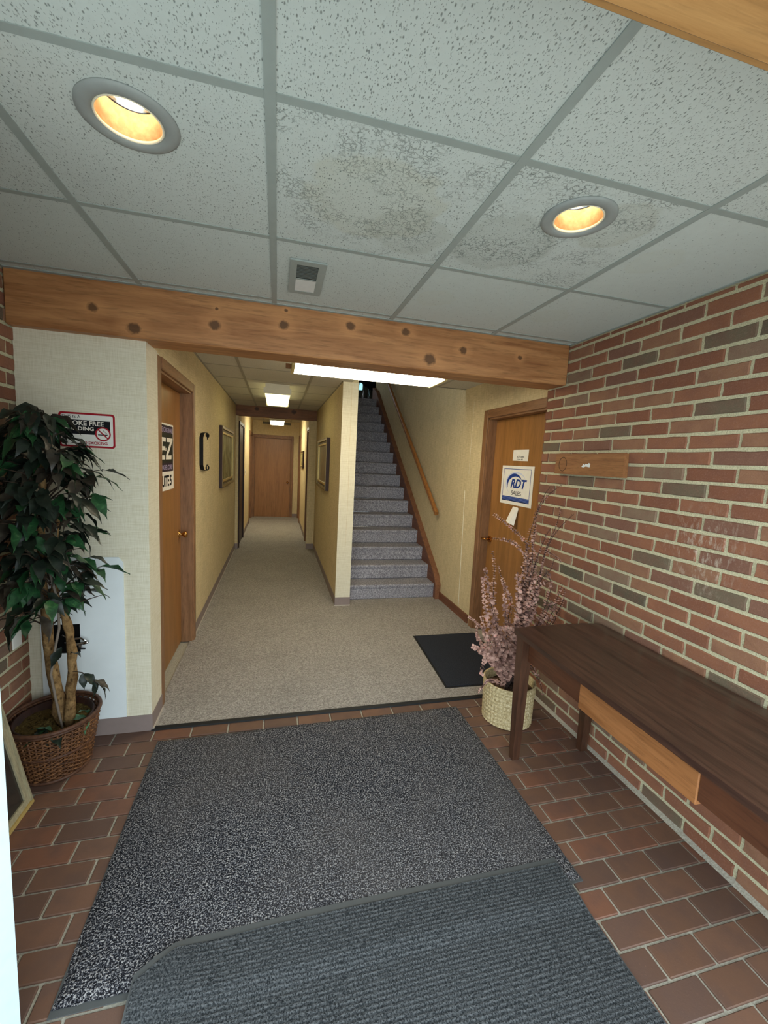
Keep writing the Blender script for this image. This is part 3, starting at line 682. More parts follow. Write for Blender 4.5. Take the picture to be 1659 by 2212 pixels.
# ---------------------------------------------------------------- stairs
ST = thing('staircase', (1.27, 4.385, 0), 'long straight carpeted staircase rising beside the corridor wall to the dark upper floor', 'stairs')
RZ, RY, Y0 = .1675, .2286, 4.385
for k in range(16):
    y = Y0+k*RY; z = RZ*(k+1); zb = RZ*k
    prof = [(y+.012, zb), (y, zb+.01), (y-.001, z-.05), (y-.009, z-.030), (y-.012, z-.018), (y-.008, z-.006), (y+.004, z), (y+RY+.01, z), (y+RY+.01, zb)]
    MB().prism(prof, 'x', .7655, 1.7725).build('step', M['stair_carpet'], ST)
c0 = .235
sk = [(4.335, 0.004), (4.335, .105), (4.43, .105+.10)]
sk = [(4.320, 0.004), (4.320, .16), (4.385, .26), (7.9, .26+.7327*(7.9-4.385)), (8.2, 2.95), (8.2, 2.6), (4.6, .0)]
MB().prism(sk, 'x', 1.772, 1.828).build('skirt_board', M['skirt'], ST)
MB().prism([(4.312, 0.004), (4.312, .168), (4.380, .275), (7.9, .275+.7327*(7.9-4.38)), (7.9, .255+.7327*(7.9-4.385)), (4.39, .252), (4.322, .155), (4.322, .004)], 'x', 1.766, 1.829).build('skirt_moulding', M['skirt2'], ST)
hr = thing('handrail', (1.775, 4.44, .97), 'long straight wooden handrail sloping up the wall beside the stairs', 'handrail')
a, b = Vector((1.772, 4.44, .97)), Vector((1.772, 7.9, .97+.7327*3.46))
dd = (b-a).normalized(); nn = Vector((1, 0, 0)).cross(dd)
mbr = MB(); prof = rrect(.042, .050, .012, 3); n = len(prof)
vs = [a+Vector((1, 0, 0))*p+nn*q for p, q in prof]+[b+Vector((1, 0, 0))*p+nn*q for p, q in prof]
mbr.add(vs, [tuple(range(n)), tuple(range(2*n-1, n-1, -1))]+[(i, (i+1) % n, (i+1) % n+n, i+n) for i in range(n)])
mbr.build('rail', M['rail'], hr)
for t in (.35, 1.9, 3.4):
    p = a+dd*t
    MB().tube([p+Vector((0, 0, -.02)), p+Vector((.01, 0, -.05)), p+Vector((.055, 0, -.06))], .007, 8).build('bracket', M['brass'], hr, smooth=True)

# upper landing: stacked chairs and lit panel seen in the dark
def chair(x, y, z, rz, label):
    c = thing('stacking_chair', (x, y, z), label, 'chair', 'dark chairs on the upper landing')
    Rm = Matrix.Rotation(rz, 3, 'Z')
    T = lambda p: tuple(Rm @ Vector(p) + Vector((x, y, z)))
    def poly(mb): mb.v = [T(v) for v in mb.v]; return mb
    poly(MB().bbox(-.21, .21, -.21, .21, .42, .46, .02)).build('seat', M['black'], c)
    arc = [(-.20, .23, .50)]+[(-.20*math.cos(math.radians(t)), .25, .62+.22*math.sin(math.radians(t))) for t in range(0, 181, 20)]+[(.20, .23, .50)]
    bk = MB(); n_ = len(arc)
    bk.add([(p[0]*.93, p[1]-.01, p[2]) for p in arc]+[(p[0]*.93, p[1]+.015, p[2]) for p in arc], [tuple(range(n_)), tuple(range(2*n_-1, n_-1, -1))]+[(i, (i+1) % n_, (i+1) % n_+n_, i+n_) for i in range(n_)])
    poly(bk).build('backrest', M['black'], c)
    poly(MB().tube([(-.20, .2, .44)]+arc+[(.20, .2, .44)], .011, 8)).build('frame', M['chrome'], c, smooth=True)
    for sx in (-1, 1):
        for sy in (-1, 1): poly(MB().tube([(sx*.19, sy*.18, .43), (sx*.21, sy*.22, 0)], .011, 8)).build('leg', M['chrome'], c, smooth=True)
chair(1.80, 8.55, 2.672, math.radians(62), 'foremost dark chair with bright tubular rim at top of stairs')
chair(1.98, 8.95, 2.672, math.radians(62), 'second dark chair behind the foremost one at top of stairs')
chair(2.2, 9.35, 2.672, math.radians(62), 'rearmost dark chair on the landing against the upper wall')
lp = thing('wall_panel', (1.75, 9.59, 3.19), 'small glowing pale blue square high on the wall above the stairs', 'sign')
plate((1.75, 9.60, 3.19), (1, 0, 0), (0, 0, 1), rrect(.165, .15, .02), 0, .02).build('panel', M['lens_up'], lp)
plate((1.75, 9.60, 3.19), (1, 0, 0), (0, 0, 1), rrect(.185, .17, .024), 0, .012).build('backplate', M['white'], lp)

# ---------------------------------------------------------------- recessed lamps
def downlight(x, y, label):
    c = thing('recessed_lamp', (x, y, H), label, 'ceiling light', 'recessed ceiling lamps in the entry')
    MB().lathe([(.073, H-.001), (.080, H-.007), (.100, H-.005), (.108, H-.001), (.108, H+.002), (.073, H+.004)], x, y, 48, True).build('trim_ring', M['tabletrim'], c, smooth=True)
    MB().lathe([(.074, H-.002), (.071, H-.004), (.068, H-.001), (.070, H+.004)], x, y, 48, True).build('lip', M['rimglow'], c, smooth=True)
    MB().lathe([(.072, H), (.070, H+.03), (.067, H+.062)], x, y, 48).build('reflector', M['reflector'], c, smooth=True)
    MB().lathe([(.067, H+.062), (.063, H+.064), (.060, H+.10), (.0, H+.10)], x, y, 48).build('inner_reflector', M['chrome'], c, smooth=True)
    MB().lathe([(.0, H+.050), (.034, H+.052), (.050, H+.062), (.052, H+.078), (.030, H+.095)], x, y, 24).build('bulb', M['bulb'], c, smooth=True)
downlight(LAMPS[0][0], LAMPS[0][1], 'larger-looking lit recessed lamp in the ceiling tile at upper left')
downlight(LAMPS[1][0], LAMPS[1][1], 'lit recessed lamp in the water stained tile near the brick wall')

# ceiling vent
vt = thing('ceiling_vent', (.105, 1.94, H), 'small square-edged ceiling vent with half covered grey grille near the beam', 'vent')
vx0, vx1, vy0, vy1 = .033, .176, 1.765, 2.10
strip((0, 0, H-.006), (1, 0, 0), (0, 1, 0), [(vx0, vy0), (vx1, vy0), (vx1, vy1), (vx0, vy1)], [(vx0+.027, vy0+.035), (vx1-.03, vy0+.035), (vx1-.03, vy1-.03), (vx0+.027, vy1-.03)], 0, .006).build('frame', M['grid'], vt)
MB().box(vx0+.025, vx1-.028, vy0+.03, vy1-.03, H-.0015, H+.001).build('backing', M['dark'], vt)
for k in range(11):
    yy = vy0+.042+k*.0125
    MB().box(vx0+.027, vx1-.03, yy, yy+.005, H-.004, H-.001).build('slat', flat('vent_slat', (96, 102, 98), .6) if k == 0 else bpy.data.materials['vent_slat'], vt)
MB().box(vx0+.027, vx1-.03, 1.942, vy1-.032, H-.005, H-.002).build('damper_flap', M['white'], vt)
MB().box(vx0+.027, vx1-.03, 1.932, 1.942, H-.006, H-.002).build('divider', M['grid'], vt)

# ---------------------------------------------------------------- fluorescent fixtures
def wrap_fixture(x0, x1, y0, y1, zb, zt, lens, label, along='y', housing=None, endm=None):
    c = thing('fluorescent_lamp', ((x0+x1)/2, (y0+y1)/2, zb), label, 'ceiling light')
    hm = housing or M['fixture']; zh = zb+.045
    if along == 'y':
        w_ = x1-x0; prof = [(x0, zh), (x0+.012, zb+.008), (x0+.03, zb), (x1-.03, zb), (x1-.012, zb+.008), (x1, zh)]
        MB().prism(prof, 'y', y0+.03, y1-.03).build('lens', lens, c)
        MB().box(x0+.015, x1-.015, y0+.01, y1-.01, zh, zt+.004).build('housing', hm, c)
        for ya, yb in ((y0, y0+.03), (y1-.03, y1)): MB().prism([(x0-.003, zh+.012), (x0-.003, zb+.006), (x0+.012, zb-.003), (x1-.012, zb-.003), (x1+.003, zb+.006), (x1+.003, zh+.012)], 'y', ya, yb).build('end_cap', endm or hm, c)
    else:
        prof = [(y0, zh), (y0+.012, zb+.008), (y0+.03, zb), (y1-.03, zb), (y1-.012, zb+.008), (y1, zh)]
        MB().prism(prof, 'x', x0+.02, x1-.02).build('lens', lens, c)
        MB().box(x0+.01, x1-.01, y0+.015, y1-.015, zh, zt+.004).build('housing', hm, c)
        for xa, xb in ((x0, x0+.02), (x1-.02, x1)): MB().prism([(y0-.003, zh+.012), (y0-.003, zb+.006), (y0+.012, zb-.003), (y1-.012, zb-.003), (y1+.003, zb+.006), (y1+.003, zh+.012)], 'x', xa, xb).build('end_cap', endm or hm, c)
    return c
f1 = wrap_fixture(.087, 1.237, 3.06, 3.42, 2.163, H, M['tube'], 'long bright fluorescent lamp right behind the big wooden beam', 'x', endm=M['fixend'])
MB().box(.045, .087, 3.30, 3.34, 2.185, 2.215).build('conduit_stub', M['trim'], f1)
wrap_fixture(-.155, .127, 4.73, 5.92, 2.190, H, M['lens_h'], 'greenish boxy fluorescent lamp on the corridor ceiling before the small beam')
wrap_fixture(-.165, .12, 8.45, 9.65, 2.205, 2.38, M['lens_f'], 'brightly glowing fluorescent lamp on the far corridor ceiling')
gv = thing('return_grille', (-.03, 10.82, 2.33), 'dark air grille high on the end wall behind the far corridor lamp', 'vent')
MB().bbox(-.36, .31, 10.815, 10.83, 2.305, 2.355, .002).build('frame', M['black'], gv)
for k in range(4): MB().box(-.35, .30, 10.810, 10.815, 2.311+k*.011, 2.316+k*.011).build('slat', M['grid_h'], gv)

# ================================================================ MATS
m1 = thing('entry_mat', (.28, 1.7, 0), 'large salt-and-pepper speckled pile mat on the brick floor', 'mat')
mc = [(-.583, 2.254), (1.134, 2.290), (1.145, 1.150), (-.566, 1.118)]
def quad_plate(c, z0, z1, ins=0):
    cx_ = sum(p[0] for p in c)/4; cy2 = sum(p[1] for p in c)/4
    pts = [(p[0]-(ins if p[0] > cx_ else -ins), p[1]-(ins if p[1] > cy2 else -ins)) for p in c]
    return MB().prism(pts, 'z', z0, z1), pts
mb_, _ = quad_plate(mc, .0, .003); mb_.build('rubber_edge', M['rubber'], m1)
# pile as a wavy grid with soft uneven edge
pm = MB(); nx, ny = 60, 44; rnd = random.Random(3)
c2 = quad_plate(mc, 0, 1, .003)[1]; c2[2] = (c2[2][0], c2[2][1]+.006); c2[3] = (c2[3][0], c2[3][1]+.014)
for j in range(ny+1):
    for i in range(nx+1):
        u_, v_ = i/nx, j/ny
        x = (c2[3][0]*(1-u_)+c2[2][0]*u_)*(1-v_)+(c2[0][0]*(1-u_)+c2[1][0]*u_)*v_
        y = (c2[3][1]*(1-u_)+c2[2][1]*u_)*(1-v_)+(c2[0][1]*(1-u_)+c2[1][1]*u_)*v_
        e = min(i, nx-i, j, ny-j)
        jx = rnd.uniform(-.004, .004) if e == 0 else 0
        pm.v.append((x+jx, y+(rnd.uniform(-.003, .003) if e == 0 else 0), (.0045 if e == 0 else .011+rnd.uniform(-.0008, .0008))))
for j in range(ny):
    for i in range(nx): k = j*(nx+1)+i; pm.f.append((k, k+1, k+nx+2, k+nx+1))
pm.build('pile', M['pile'], m1)

m2 = thing('door_mat', (.36, .8, 0), 'blue-grey ribbed doormat with a curled corner lapping over the speckled mat', 'mat')
def m2z(x, y):
    z = .0125 if y > 1.10 else .0125-.008*min(1, (1.10-y)/.05)
    d = math.hypot(x+.33, (y-1.19))
    z += .016*max(0, 1-d/.14)
    z += .002*math.sin(x*7+1)*math.cos(y*9)
    return z
def ytop(x): return 1.243 + .004*math.sin(x*5) - (max(0, -.262-x)*.68) + .006*x
def m2grid(x0, x1, ya, yb, nx, ny, rib, zoff):
    g = MB()
    for j in range(ny+1):
        for i in range(nx+1):
            x = x0+(x1-x0)*i/nx; t = j/ny
            y = ya + (yb(x)-ya)*t
            g.v.append((x - .03*(1-t)*0 + (.0), y, max(.002, m2z(x, y))+zoff+(rib*math.sin(y*2*math.pi/.0125))))
    for j in range(ny):
        for i in range(nx): k = j*(nx+1)+i; g.f.append((k, k+1, k+nx+2, k+nx+1))
    return g
m2grid(-.372, 1.088, .16, ytop, 30, 60, 0, .0).build('rubber_edge', M['rubber'], m2)
m2grid(-.366, 1.082, .18, lambda x: ytop(x)-.022, 30, 300, -.0011, .0032).build('ribbed_top', M['ribbed'], m2, smooth=True)

m3 = thing('door_mat', (1.47, 2.93, .004), 'plain black doormat on the carpet before the right-hand office door', 'mat')
c3 = [(1.197, 3.362), (1.785, 3.360), (1.770, 2.485), (1.152, 2.502)]
mb_, _ = quad_plate(c3, .004, .008); mb_.build('rubber_edge', M['black_rubber'], m3)
mb_, _ = quad_plate(c3, .008, .012, .012); mb_.build('pile', M['navy'], m3)

# ================================================================ BENCH
bn = thing('bench_table', (1.45, 1.12, 0), 'long low dark wooden table standing along the right brick wall', 'table')
top = []; yl, yr = 1.805, .46
end = [(1.176, yl-.012), (1.186, yl), (1.30, yl+.012), (1.45, yl+.018), (1.60, yl+.016), (1.69, yl+.004), (1.706, yl-.012)]
poly_ = end+[(1.706, yr), (1.176, yr)]
MB().prism(poly_, 'z', .700, .7205).build('tabletop', M['bench'], bn)
MB().prism([(x+(.004 if x < 1.4 else -.004), y-.003) for x, y in poly_], 'z', .694, .700).build('lower_edge', M['bench_leg'], bn)
def leg(x, y, splx, sply):
    mb = MB(); zt = .695
    a_, b_ = .058, .036
    pts = []
    for z, w_, d_, t in ((zt, .055, .055, 0.), (.35, .050, .050, .5), (0, .040, .036, 1.)):
        ox, oy = splx*t, sply*t
        pts.append([(x+ox-w_/2, y+oy-d_/2, z), (x+ox+w_/2, y+oy-d_/2, z), (x+ox+w_/2, y+oy+d_/2, z), (x+ox-w_/2, y+oy+d_/2, z)])
    vs = sum(pts, []); fs = [(0, 1, 2, 3), (8, 9, 10, 11)]
    for r_ in range(2):
        for i in range(4): fs.append((r_*4+i, r_*4+(i+1) % 4, r_*4+4+(i+1) % 4, r_*4+4+i))
    mb.add(vs, fs).build('leg', M['bench_leg'], bn)
leg(1.228, 1.772, .022, .030); leg(1.648, 1.765, .018, .030); leg(1.228, .52, .0, -.02); leg(1.648, .52, .018, -.02)
MB().bbox(1.240, 1.262, 1.378, 1.748, .565, .697, .002).build('apron', M['apron'], bn)
MB().bbox(1.240, 1.262, .55, .866, .565, .697, .002).build('apron', M['apron'], bn)
o_ = MB().bbox(1.236, 1.260, .866, 1.378, .548, .697, .003).build('apron_panel', M['panel_wood'], bn); o_['label'] = 'pale orange unstained board'
MB().bbox(1.26, 1.63, 1.748, 1.768, .565, .697, .002).build('apron', M['apron'], bn)
MB().bbox(1.630, 1.650, .55, 1.74, .565, .697, .002).build('apron', M['apron'], bn)

# wooden plaque on bricks
pq = thing('wooden_plaque', (W-.02, 2.03, 1.57), 'short weathered wooden board with pencilled oval fixed to the brick wall', 'board')
PY_ = 2.03; plate((W-.003, PY_, 1.568), (0, -1, 0), (0, 0, 1), [(-.268, .06), (.266, .062), (.270, -.061), (-.272, -.059)], 0, .028).build('board', M['plaque'], pq)
XN = W-.003-.028
ov_o = [(-.20+.036*math.cos(t*.2618), .0+.043*math.sin(t*.2618)) for t in range(24)]; ov_i = [(-.20+.0335*math.cos(t*.2618), .0+.0405*math.sin(t*.2618)) for t in range(24)]
strip((XN, PY_, 1.568), (0, -1, 0), (0, 0, 1), ov_o, ov_i, 0, .0006).build('drawn_oval', M['black'], pq)
plate((XN, PY_, 1.568), (0, -1, 0), (0, 0, 1), [(-.035, -.012), (-.02, .004), (-.01, -.002), (0, .006), (.012, .002), (.022, .01), (.034, .004), (.030, -.014), (.0, -.010), (-.02, -.016)], 0, .0008).build('paint_dab', M['white'], pq)

# ================================================================ SIGNS
# no smoking sign
X_, Y_ = Vector((1, 0, 0)), Vector((0, 0, 1))
ns = thing('no_smoking_sign', (-.90, 2.362, 1.604), 'red-bordered smoke free building sign half hidden by tree leaves', 'sign')
sw, sh = .240, .166; SP = Vector((-.900, 2.3645, 1.604))
def on(pl_, z=.0): return SP+Vector((0, -z, 0))
plate(SP, X_, Y_, rrect(sw, sh, .014), 0, .0018).build('backing', M['paperw'], ns)
strip(SP, X_, Y_, rrect(sw, sh, .014), rrect(sw-.018, sh-.018, .008), .0018, .0024).build('border', M['red'], ns)
plate(SP, X_, Y_, [(-.106, .048), (.098, .048), (.098, -.005), (.04, -.02), (-.106, -.02)], .0018, .0022).build('black_field', M['black'], ns)
text('THIS IS A', .020, M['black'], ns, SP+Vector((-.068, -.0018, .062)), X_, Y_)
text('SMOKE FREE', .030, M['cream'], ns, SP+Vector((-.015, -.0022, .032)), X_, Y_, bold=.0006, fitw=.172)
text('BUILDING', .024, M['cream'], ns, SP+Vector((-.034, -.0022, .006)), X_, Y_, bold=.0005, fitw=.124)
text('NO SMOKING', .021, M['red'], ns, SP+Vector((.027, -.0018, -.061)), X_, Y_, bold=.0004, fitw=.116)
CN = SP+X_*.067+Y_*(-.015)
plate(CN, X_, Y_, circ(0, 0, .031), .0022, .0026).build('disc', M['paperw'], ns)
strip(CN, X_, Y_, circ(0, 0, .034), circ(0, 0, .0275), .0026, .0032).build('red_ring', M['red'], ns)
plate(CN, X_, Y_, [(-.022, .018), (-.018, .022), (.022, -.018), (.018, -.022)], .0026, .0031).build('red_bar', M['red'], ns)
plate(CN, X_, Y_, [(-.022, -.006), (.020, -.006), (.020, -.0015), (-.022, -.0015)], .0026, .0029).build('cigarette', M['black'], ns)
MB().tube([CN+X_*a_+Y_*b_+Vector((0, -.003, 0)) for a_, b_ in ((.018, .001), (.016, .006), (.010, .008), (.008, .013), (.003, .014), (.001, .020))], .0009, 5).build('smoke_curl', M['black'], ns)

# left office door sign
XE, YE = Vector((0, 1, 0)), Vector((0, 0, 1))
es_ = thing('office_sign', (-.7215, 3.03, 1.48), 'dark company poster with big E-Z letters on the left office door', 'sign')
SX = -.7218; yA, yB = 2.865, 3.288; zA, zB = 1.260, 1.704
EO = lambda y, z, d=.0: Vector((SX+d, y, z))
plate(EO((yA+yB)/2, (zA+zB)/2), XE, YE, [(-(yB-yA)/2, -(zB-zA)/2), ((yB-yA)/2, -(zB-zA)/2), ((yB-yA)/2, (zB-zA)/2), (-(yB-yA)/2, (zB-zA)/2)], 0, .0015).build('sheet', M['cream'], es_)
zm = 1.386
def rect(y0, y1, z0, z1, m, nm, d0=.0015, d1=.0019):
    yc, zc = (y0+y1)/2, (z0+z1)/2; a_, b_ = (y1-y0)/2, (z1-z0)/2
    plate(EO(yc, zc), XE, YE, [(-a_, -b_), (a_, -b_), (a_, b_), (-a_, b_)], d0, d1).build(nm, m, es_)
rect(yA+.015, yB-.014, zm, zB-.012, M['purple'], 'purple_field')
rect(yA+.015, yB-.014, 1.445, 1.640, M['olive'], 'green_field', .0019, .0021)
text('THE ORIGINAL', .046, M['lilac'], es_, EO(3.082, 1.660, .0019), XE, YE, fitw=.350)
def letter(poly, y, z, s_, m=M['cream']):
    plate(EO(y, z), XE, YE, [((a_+.2*b_)*s_, b_*s_) for a_, b_ in poly], .0021, .0025).build('letter', m, es_)
Epoly = [(0, 0), (.80, 0), (.80, .19), (.26, .19), (.26, .42), (.76, .42), (.76, .60), (.26, .60), (.26, .81), (.80, .81), (.80, 1), (0, 1)]
Zpoly = [(0, 0), (1.03, 0), (1.03, .19), (.36, .19), (1.05, .84), (1.05, 1), (.05, 1), (.05, .81), (.66, .81), (0, .20)]
letter(Epoly, 2.936, 1.467, .144); letter(Zpoly, 3.076, 1.467, .144); letter([(0, 0), (.13, 0), (.13, .14), (0, .14)], 3.066, 1.523, .144)
text('GRADER CORP', .046, M['lilac'], es_, EO(3.090, 1.413, .0019), XE, YE, fitw=.312)
text('SUITE 5', .100, M['black'], es_, EO(3.082, 1.319, .0015), XE, YE, fitw=.29, bold=.003)

# right office door notices
XR, YR = Vector((0, -1, 0)), Vector((0, 0, 1))
rs = thing('office_sign', (1.899, 3.055, 1.39), 'white square poster with blue swoosh logo and RDT SALES on the right door', 'sign')
RC = Vector((1.8995, 3.056, 1.3875)); a_, b_ = .234, .161
def rp(poly, d0, d1, m, nm): plate(RC, XR, YR, poly, d0, d1).build(nm, m, rs)
rp([(-a_, -b_), (a_, -b_), (a_, b_), (-a_, b_)], 0, .0015, M['paperw'], 'sheet')
o2 = [(-a_+.030, -b_+.030), (a_-.035, -b_+.030), (a_-.035, b_-.024), (-a_+.030, b_-.024)]
i2 = [(-a_+.035, -b_+.035), (a_-.040, -b_+.035), (a_-.040, b_-.029), (-a_+.035, b_-.029)]
strip(RC, XR, YR, o2, i2, .0015, .0019).build('border', M['blue'], rs)
rp([(-a_+.030, -b_+.028), (a_-.035, -b_+.028), (a_-.035, -b_+.066), (-a_+.030, -b_+.066)], .0015, .0019, M['blue'], 'blue_band')
for k in range(3): rp([(-a_+.030, -b_+.036+k*.010), (a_-.035, -b_+.036+k*.010), (a_-.035, -b_+.038+k*.010), (-a_+.030, -b_+.038+k*.010)], .0019, .0021, M['stripe'], 'stripe')
def crescent(cx_, cy_, ro, ri, dx, dy, a0, a1, sxx, m, nm, d0, d1, n=22):
    out = []
    for k in range(n+1):
        t = math.radians(a0+(a1-a0)*k/n); out.append((cx_+sxx*ro*math.cos(t), cy_+ro*math.sin(t)))
    inn = []
    for k in range(n+1):
        t = math.radians(a1+(a0-a1)*k/n); f_ = math.sin(math.pi*k/n); rr = ro-(ro-ri)*f_
        inn.append((cx_+sxx*rr*math.cos(t), cy_+rr*math.sin(t)))
    mb = MB(); n2 = n+1; pts = out+inn[::-1]
    vs = [RC+XR*p+YR*q+XR.cross(YR)*d1 for p, q in pts]
    mb.add(vs, [(i, i+1, n2+i+1, n2+i) for i in range(n)]).build(nm, m, rs)
crescent(-.010, .015, .098, .080, 0, 0, 20, 235, 1.55, M['paleblue'], 'pale_swoosh', .0015, .0017)
crescent(-.030, .020, .078, .050, 0, 0, 15, 215, 1.45, M['blue'], 'blue_swoosh', .0017, .0021)
text('RDT', .098, M['blue'], rs, RC+XR*.022+YR*(.012)+Vector((-.0021, 0, 0)), XR, YR, sx=1.12, bold=.0035, font_shear=.25)
text('SALES', .050, M['black'], rs, RC+XR*.010+YR*(-.064)+Vector((-.0017, 0, 0)), XR, YR, sx=1.15)
n1_ = thing('door_note', (1.8995, 3.03, 1.633), 'small white card taped above the square poster on the right door', 'note')
NC = Vector((1.8995, 3.030, 1.634))
plate(NC, XR, YR, [(-.112, -.044), (.108, -.046), (.112, .044), (-.110, .044)], 0, .001).build('card', M['paperw'], n1_)
text('RDT Sales', .020, M['black'], n1_, NC+YR*(-.012)+Vector((-.001, 0, 0)), XR, YR, sx=1.3); text('Suite 4B', .018, M['black'], n1_, NC+YR*(-.034)+Vector((-.001, 0, 0)), XR, YR, sx=1.3)
fn = thing('folded_note', (1.898, 3.05, 1.14), 'folded slip of white paper hanging below the square poster', 'note')
mb = MB(); mb.add([(1.899, 3.075, 1.214), (1.899, 3.005, 1.212), (1.850, 3.085, 1.092), (1.842, 3.035, 1.080), (1.868, 2.988, 1.065), (1.8985, 2.990, 1.205)], [(0, 1, 3, 2), (1, 5, 4, 3)])
mb.build('paper_slip', M['paperw'], fn)

# ================================================================ PANEL BOARD WITH HOLE on the cream wall
pbd = thing('access_panel', (-.945, 2.36, .54), 'white painted panel with a cut hole and loose wires behind the potted tree', 'panel')
PP = Vector((-.945, 2.3645, .5335)); pw_, ph_ = .188, .4385
outp = [(-pw_, -ph_), (pw_, -ph_), (pw_, ph_-.028), (pw_-.022, ph_), (-pw_, ph_)]
hx0, hx1, hz0, hz1 = -.165, -.016, -.062, .092
po_ = [(-pw_, -ph_), (pw_, -ph_), (pw_, ph_-.028), (pw_-.022, ph_), (-pw_, ph_)]
mb = MB()
def pbx(a0, a1, b0, b1): mb.box(PP.x+a0, PP.x+a1, PP.y-.006, PP.y, PP.z+b0, PP.z+b1)
pbx(-pw_, pw_, -ph_, hz0); pbx(-pw_, hx0, hz0, hz1); pbx(hx1, pw_, hz0, hz1)
mb.prism([(PP.x-pw_, PP.z+hz1), (PP.x+pw_, PP.z+hz1), (PP.x+pw_, PP.z+ph_-.028), (PP.x+pw_-.022, PP.z+ph_), (PP.x-pw_, PP.z+ph_)], 'y', PP.y-.006, PP.y)
mb.build('board', M['board'], pbd)
MB().box(PP.x+hx0, PP.x+hx1, PP.y-.0012, PP.y+.0, PP.z+hz0, PP.z+hz1).build('opening', M['dark'], pbd)
for (p0, p1, p2, p3, r_) in (((-.09, .04), (-.05, .02), (.0, .028), (.030, .016), .006), ((-.08, .0), (-.04, -.01), (.010, .0), (.034, .012), .008), ((-.07, -.02), (-.02, -.03), (.015, -.028), (-.01, -.022), .004)):
    pts = [PP+Vector((p[0], -.012-.012*i, p[1])) for i, p in enumerate((p0, p1, p2, p3))]
    MB().tube(pts, r_, 8).build('wire', M['chrome'] if r_ > .005 else M['black'], pbd, smooth=True)
MB().lathe([(.0, PP.z-.014), (.008, PP.z-.014), (.008, PP.z-.002), (0, PP.z-.002)], PP.x+.0, PP.y-.045, 12).build('connector', M['chrome'], pbd)

# ================================================================ PICTURES
def picture(name, x, sgn, y0, y1, z0, z1, paint, fm, label, fw_=.05, dep=.03, slats=False):
    c = thing(name, (x, (y0+y1)/2, (z0+z1)/2), label, 'picture')
    P = Vector((x, (y0+y1)/2, (z0+z1)/2)); X = Vector((0, sgn, 0)); Y = Vector((0, 0, 1))
    if X.cross(Y).x*sgn < 0: X = -X
    a_, b_ = (y1-y0)/2, (z1-z0)/2
    R = lambda q: [(-a_+q, -b_+q), (a_-q, -b_+q), (a_-q, b_-q), (-a_+q, b_-q)]
    strip(P, X, Y, R(-.004), R(.004), .0, dep*.9).build('frame_side', M['darkdoor'], c)
    strip(P, X, Y, R(.004), R(fw_*.35), .0, dep).build('frame', fm, c)
    strip(P, X, Y, R(fw_*.35), R(fw_*.75), .0, dep*.6).build('frame_cove', M['gold3'], c)
    strip(P, X, Y, R(fw_*.75), R(fw_), .0, dep*.8).build('inner_bead', M['gold2'], c)
    plate(P, X, Y, R(fw_), .0, dep*.35).build('canvas', paint, c)
picture('framed_painting', -.643, 1, 5.13, 6.42, 1.13, 1.84, M['paint'], M['gold'], 'gilt framed landscape painting on the left corridor wall', .085, .035)
picture('framed_painting', .612, -1, 5.12, 6.30, 1.14, 1.78, M['paint2'], M['gold'], 'gilt framed dark painting on the right corridor wall', .08, .045)
picture('framed_picture', .518, -1, 8.62, 9.45, 1.31, 1.66, M['paint'], M['gold'], 'small gilt framed picture on the far right corridor wall', .05, .03)
# wall mirror with clipped corners
mr = thing('wall_plaque', (-.643, 4.06, 1.535), 'cream clipped-corner wall plaque with dark edge and black scroll ornaments', 'plaque')
MP = Vector((-.644, 4.06, 1.535)); mx, mz = .19, .155
mp = [(-mx, -mz+.04), (-mx+.05, -mz), (-.02, -mz-.012), (mx-.05, -mz), (mx, -mz+.04), (mx, mz-.04), (mx-.06, mz), (0, mz+.012), (-mx+.06, mz), (-mx, mz-.04)]
plate(MP, XE, YE, mp, .003, .030).build('face', M['paper'], mr)
strip(MP, XE, YE, [(a_*1.012, b_*1.012) for a_, b_ in mp], mp, 0, .0302).build('rim', M['black'], mr)
MP = MP+Vector((.008, 0, 0))
for sg in (1, -1):
    for s2 in (1, -1):
        MB().tube([MP+Vector((.024, s2*.01, sg*(mz+.008))), MP+Vector((.026, s2*.05, sg*(mz+.004))), MP+Vector((.026, s2*.075, sg*(mz-.012))), MP+Vector((.026, s2*.055, sg*(mz-.022)))], .006, 6).build('scroll', M['black'], mr)
MB().tube([MP+Vector((.025, 0, mz)), MP+Vector((.027, 0, mz-.05))], [.009, .003], 6).build('scroll', M['black'], mr)
MB().tube([MP+Vector((.025, -.03, -mz+.035)), MP+Vector((.027, .03, -mz+.035))], .005, 6).build('scroll', M['black'], mr)
sw_ = thing('light_switch', (-.602, 8.5, 1.2), 'small beige light switch on the far left corridor wall', 'switch')
MB().bbox(-.603, -.598, 8.45, 8.53, 1.14, 1.26, .001).build('plate', M['paperw'], sw_); MB().box(-.598, -.590, 8.48, 8.50, 1.19, 1.21).build('toggle', M['vinyl'], sw_)
# junction cover on left brick wall
jb = thing('wall_outlet', (XL+.003, 2.26, .62), 'beige outlet plate on the left brick wall behind the tree', 'outlet')
MB().bbox(XL+.003, XL+.010, 2.225, 2.295, .56, .68, .002).build('plate', M['paperw'], jb)

# leaning picture frame at left
lfm = thing('leaning_frame', (-1.0, 1.62, 0), 'pale wood picture frame leaning on the left brick wall near the door', 'picture frame')
Aa = Vector((-.992, 1.935, .003)); Xl = Vector((0, -1, 0)); Yl = Vector((-.205, 0, .979)).normalized(); wl_, hl_ = .66, .90
